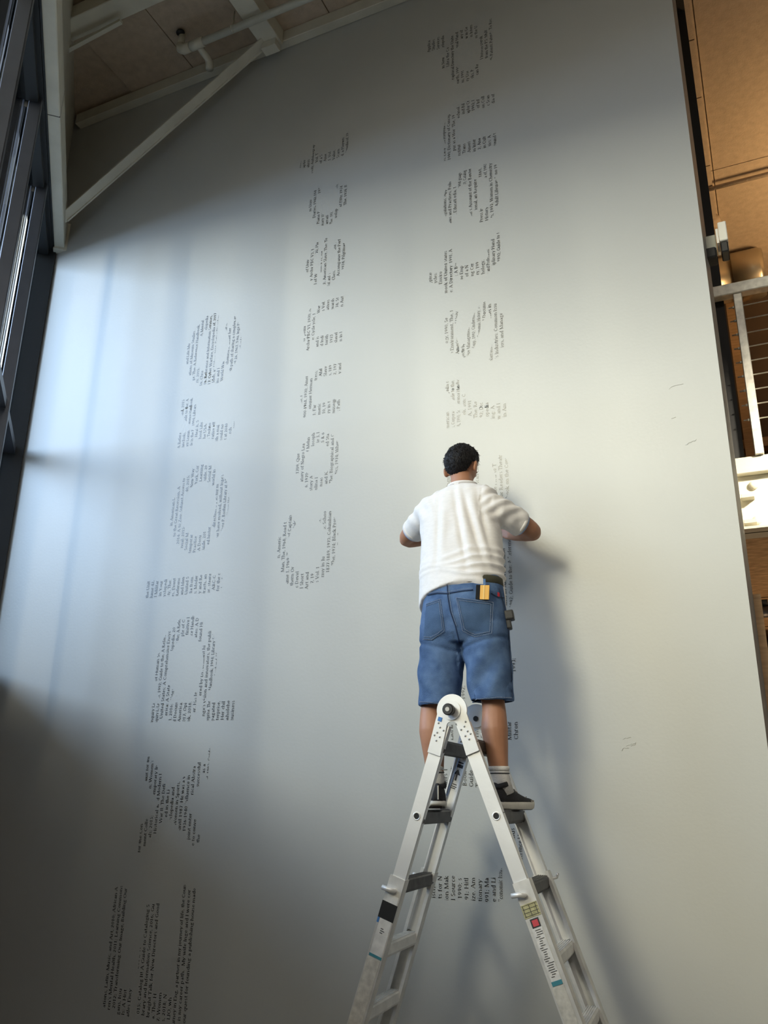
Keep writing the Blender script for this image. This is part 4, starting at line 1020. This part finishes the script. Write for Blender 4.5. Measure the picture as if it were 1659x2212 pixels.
def seam(name, pts, r, mt, par, lift=.004, st=6):
    out = []
    for i in range(len(pts) - 1):
        for j in range(st):
            t = j / st; out.append(on(pts[i][0] * (1 - t) + pts[i + 1][0] * t, pts[i][1] * (1 - t) + pts[i + 1][1] * t, lift))
    out.append(on(*pts[-1], lift)); return MB().tube(out, r, 5).build(name, mt, par, True)
def stitches(pts, par, lift=.0055, pitch=3.0):
    L = 0; mb = MB()
    for i in range(len(pts) - 1):
        a, b = Vector(pts[i]), Vector(pts[i + 1]); n = max(1, int((b - a).length / pitch))
        for j in range(n):
            p = on(*(a.lerp(b, j / n)), lift); q = on(*(a.lerp(b, (j + .55) / n)), lift)
            if (q - p).length < .03: mb.tube([p, q], .0014, 4)
    o = mb.build('stitching', M['stitch'], par); o['kind'] = 'stuff'; return o
pl_ = patch('left_pocket', [(921, 1305), (952, 1294), (962, 1366), (915, 1383)], M['denim_dark'], shorts)
plb = patch('left_pocket_point', [(915, 1376), (961, 1362), (934, 1384), (924, 1384)], M['denim_dark'], shorts, lift=.0025, nv=4)
stitches([(921, 1306), (952, 1295), (961, 1362), (934, 1382), (914, 1381)], pl_)
stitches([(922, 1310), (949, 1300), (957, 1360), (932, 1377), (916, 1376)], pl_)
pr_ = patch('right_pocket', [(986, 1292), (1064, 1302), (1062, 1368), (1000, 1362)], M['denim_dark'], shorts)
patch('right_pocket_point', [(1000, 1360), (1062, 1366), (1030, 1376), (1022, 1376)], M['denim_dark'], shorts, lift=.0025, nv=4)
stitches([(986, 1292), (1064, 1302), (1062, 1368), (1027, 1376), (1000, 1362), (986, 1292)], pr_)
stitches([(989, 1297), (1060, 1306), (1058, 1365), (1027, 1371), (1004, 1359), (990, 1298)], pr_)
seam('centre_seam', [(966, 1256), (968, 1290), (973, 1320), (984, 1352), (993, 1388)], .0022, M['stitch_dark'], shorts)
stitches([(970, 1264), (972, 1292), (977, 1322), (987, 1352)], shorts)
seam('yoke_seam', [(924, 1286), (945, 1282), (966, 1283), (1000, 1277), (1022, 1275)], .0018, M['stitch_dark'], shorts)
stitches([(924, 1283), (945, 1279), (966, 1280), (1000, 1274), (1022, 1272)], shorts)
seam('yoke_seam', [(1060, 1282), (1074, 1290), (1088, 1292)], .0018, M['stitch_dark'], shorts)
seam('side_seam', [(1077, 1270), (1088, 1310), (1096, 1350), (1099, 1400), (1103, 1450), (1106, 1505)], .002, M['stitch_dark'], shorts)
stitches([(909, 1516), (930, 1517), (960, 1520), (988, 1518)], shorts)
stitches([(1022, 1511), (1045, 1508), (1075, 1506), (1104, 1508)], shorts)
seam('left_hem', [(909, 1522), (930, 1524), (960, 1526), (990, 1522)], .0028, M['denim'], shorts, .003)
seam('right_hem', [(1021, 1517), (1045, 1513), (1075, 1511), (1108, 1512)], .0028, M['denim'], shorts, .003)
patch('side_tab', [(1074, 1279), (1079, 1281), (1079, 1290), (1074, 1288)], M['red'], shorts, .006, 2, 2)
# belt and loops
br_ = [pxring(y, a, b, Y, d, .0035, n=60) for y, a, b, Y, d in ((1273, 919, 1085, 3.598, .114), (1272, 917, 1087, 3.598, .117), (1257, 918, 1085, 3.600, .114), (1256, 920, 1083, 3.601, .111))]
for r in br_:
    for k in range(60):
        r[k].z += 0
MB().rings(br_).build('belt', M['belt'], man, True)
def loop(px0, px1, py0, py1, Y0):
    a = at(px0, py0, Y0); b = at(px1, py1, Y0)
    MB().box((a.x, Y0 - .004, b.z), (b.x, Y0, a.z)).build('belt_loop', M['denim'], shorts, bevel=.001)
loop(1044, 1050, 1251, 1272, 3.487)
# squeegee in the right back pocket: a thing of its own
sq = thing('squeegee', on(1040, 1290), 'amber plastic squeegee with black felt edge tucked in the right back pocket', 'squeegee')
c0 = on(1041, 1282, .012); xx = Vector((1, .10, -.08)).normalized(); zz = Vector((.09, -.05, 1)).normalized(); yy = zz.cross(xx).normalized()
MB().obox(c0 + xx * .010, xx, yy, zz, .0215, .0022, .032).build('blade', M['yellow'], sq, bevel=.0015)
MB().obox(c0 + xx * .008 - yy * .0026, xx, yy, zz, .0035, .0012, .032).build('ridge', mat('pale_amber', (.85, .55, .16), .3), sq, bevel=.0008)
MB().obox(c0 - xx * .019, xx, yy, zz, .0095, .0032, .033).build('felt_edge', M['felt'], sq, bevel=.001)
# sheath at the hip
ps = at(1099, 1336, 3.60)
pu_ = thing('tool_pouch', ps, 'small black tool pouch clipped at the man right hip', 'pouch')
pu_['label'] = "small black tool pouch clipped at the man's right hip"
yw2 = Matrix.Rotation(-.15, 3, 'Y') @ Matrix.Rotation(.2, 3, 'Z')
MB().obox(ps + Vector((.004, 0, .012)), yw2 @ Vector((1, 0, 0)), yw2 @ Vector((0, 1, 0)), yw2 @ Vector((0, 0, 1)), .020, .026, .022).build('flap', M['rubber'], pu_, bevel=.007, seg=2)
MB().obox(ps + Vector((-.004, 0, -.024)), yw2 @ Vector((1, 0, 0)), yw2 @ Vector((0, 1, 0)), yw2 @ Vector((0, 0, 1)), .015, .022, .026).build('pouch_body', M['rubber'], pu_, bevel=.006, seg=2)
MB().obox(ps + Vector((-.020, 0, .04)), Vector((1, 0, 0)), YA, Vector((0, 0, 1)), .003, .012, .035).build('clip', M['belt'], pu_)

# --- socks and shoes
def sock(an, top, sx):
    mb = MB(); pts = [top, top.lerp(an, .5), an + Vector((0, 0, .012)), an + Vector((sx * .012, .015, -.05))]
    mb.tube(pts, [.0415, .0405, .0415, .044], 26)
    o = mb.build('sock', M['sock'], man, True)
    for k in (.02, ): 
        a = top.lerp(an, .42); b = top.lerp(an, .50)
        band(a, b, .0425, .0425, 'sock_stripe', M['label_dark'], o, .002, 26)
    band(top + Vector((0, 0, .001)), top.lerp(an, .3), .0425, .0425, 'sock_cuff', M['sock'], o, .003, 26)
SOLE_Z = 1.5575
def shoe(heel, yaw, left):
    R = Matrix.Rotation(yaw, 3, 'Z')
    def P(x, y, z): return Vector(heel) + R @ Vector((x, y, z))
    def out(y, k=1.0):
        t = y / .285
        w = .034 + .012 * math.sin(pi * min(1, t * 1.05)) ** .8 + .006 * math.sin(pi * t)
        if t > .82: w *= math.sqrt(max(.02, 1 - ((t - .82) / .18) ** 2)) * 1.0
        if t < .12: w *= math.sqrt(max(.05, 1 - ((.12 - t) / .12) ** 2 * .75))
        return w * k
    N_ = 26; ys = [.285 * i / N_ for i in range(N_ + 1)]
    # sole: stacked outlines
    ol = [( out(y), y) for y in ys] + [(-out(y), y) for y in ys[::-1]]
    mb = MB()
    prof = [(0, .96), (.004, 1.0), (.016, 1.02), (.026, 1.0), (.029, .93)]
    rg = [[P(x * k, .1425 + (y - .1425) * (1 + (k - 1) * .6), z + (.010 if y < .02 else 0) * (1 if z < .005 else 0) + .012 * max(0, (y - .22) / .065) ** 2) for x, y in ol] for z, k in prof]
    sm = mb.rings(rg)
    root = MB()
    so_ = sm.build('shoe_sole', M['sole'], man, True)
    tr = MB(); 
    rg = [[P(x * k, .1425 + (y - .1425) * k, z + .012 * max(0, (y - .22) / .065) ** 2) for x, y in ol] for z, k in ((-.003, .93), (.005, .985))]
    tr.rings(rg).build('tread', M['rubber'], so_)
    # upper: cross sections along the foot
    up = MB(); rg = []
    for y in [.004, .012, .03, .055, .08, .105, .13, .16, .19, .22, .245, .265, .277, .282]:
        w = out(y) * .95
        t = y / .285
        h = .082 if t < .22 else .082 - (t - .22) * .115 if t < .9 else .03
        h = max(.022, h if t < .55 else .082 - .33 * .115 - (t - .55) * .09)
        if y < .02: h -= .008; w *= .8
        if y > .25: h *= .75
        if y > .275: h *= .6; w *= .8
        r = []
        for k in range(20):
            a = pi * k / 19
            r.append(P(w * math.cos(a) * (1 if math.sin(a) < .5 else 1 - .25 * (math.sin(a) - .5)), y, .024 + h * math.sin(a) ** .75))
        r += [P(-w * .7, y, .022), P(w * .7, y, .022)]
        rg.append(r)
    u = up.rings(rg).build('shoe_upper', M['shoe'], man, True)
    # collar, laces, heel stripe, toe trim
    band(P(0, .055, .088), P(0, .050, .106), .046, .043, 'collar', M['shoe'], u, .006)
    for i in range(5):
        y = .105 + i * .017; z = .099 - i * .009
        MB().tube([P(-.022, y, z - .006), P(0, y + .004, z + .004), P(.022, y, z - .006)], .0022, 6).build('lace', M['shoe_grey'], u, True)
    MB().obox(P(0, .001, .062), R @ Vector((1, 0, 0)), R @ YA, Vector((0, 0, 1)), .0025, .004, .028).build('heel_stripe', M['sole'], u)
    MB().tube([P(s_ * .036, y, .030 + .02 * math.sin(y * 40)) for s_, y in ((1, .08), (1, .11), (1, .14), (1, .17), (1, .2))], .002, 6).build('side_trim', M['shoe_grey'], u, True)
    MB().tube([P(-.036, y, .030 + .02 * math.sin(y * 40)) for y in (.08, .11, .14, .17, .2)], .002, 6).build('side_trim', M['shoe_grey'], u, True)
    MB().rings([[P(out(y_) * .97 * s2, y_, z) for s2, y_ in ((1, .225), (1, .25), (1, .268), (.6, .284), (0, .288), (-.6, .284), (-1, .268), (-1, .25), (-1, .225))] for z in (.024, .036)], cap=False).build('toe_bumper', M['shoe_grey'], u, True)
shoe((ANL.x + .030, 3.515, SOLE_Z + .004), math.radians(30), True)
shoe((ANR.x - .022, 3.500, SOLE_Z + .004), math.radians(-20), False)
sock(ANL + Vector((0, .0, -.015)), at(937, 1656, 3.56), -1)
sock(ANR + Vector((0, .0, -.015)), at(1078, 1656, 3.56), 1)
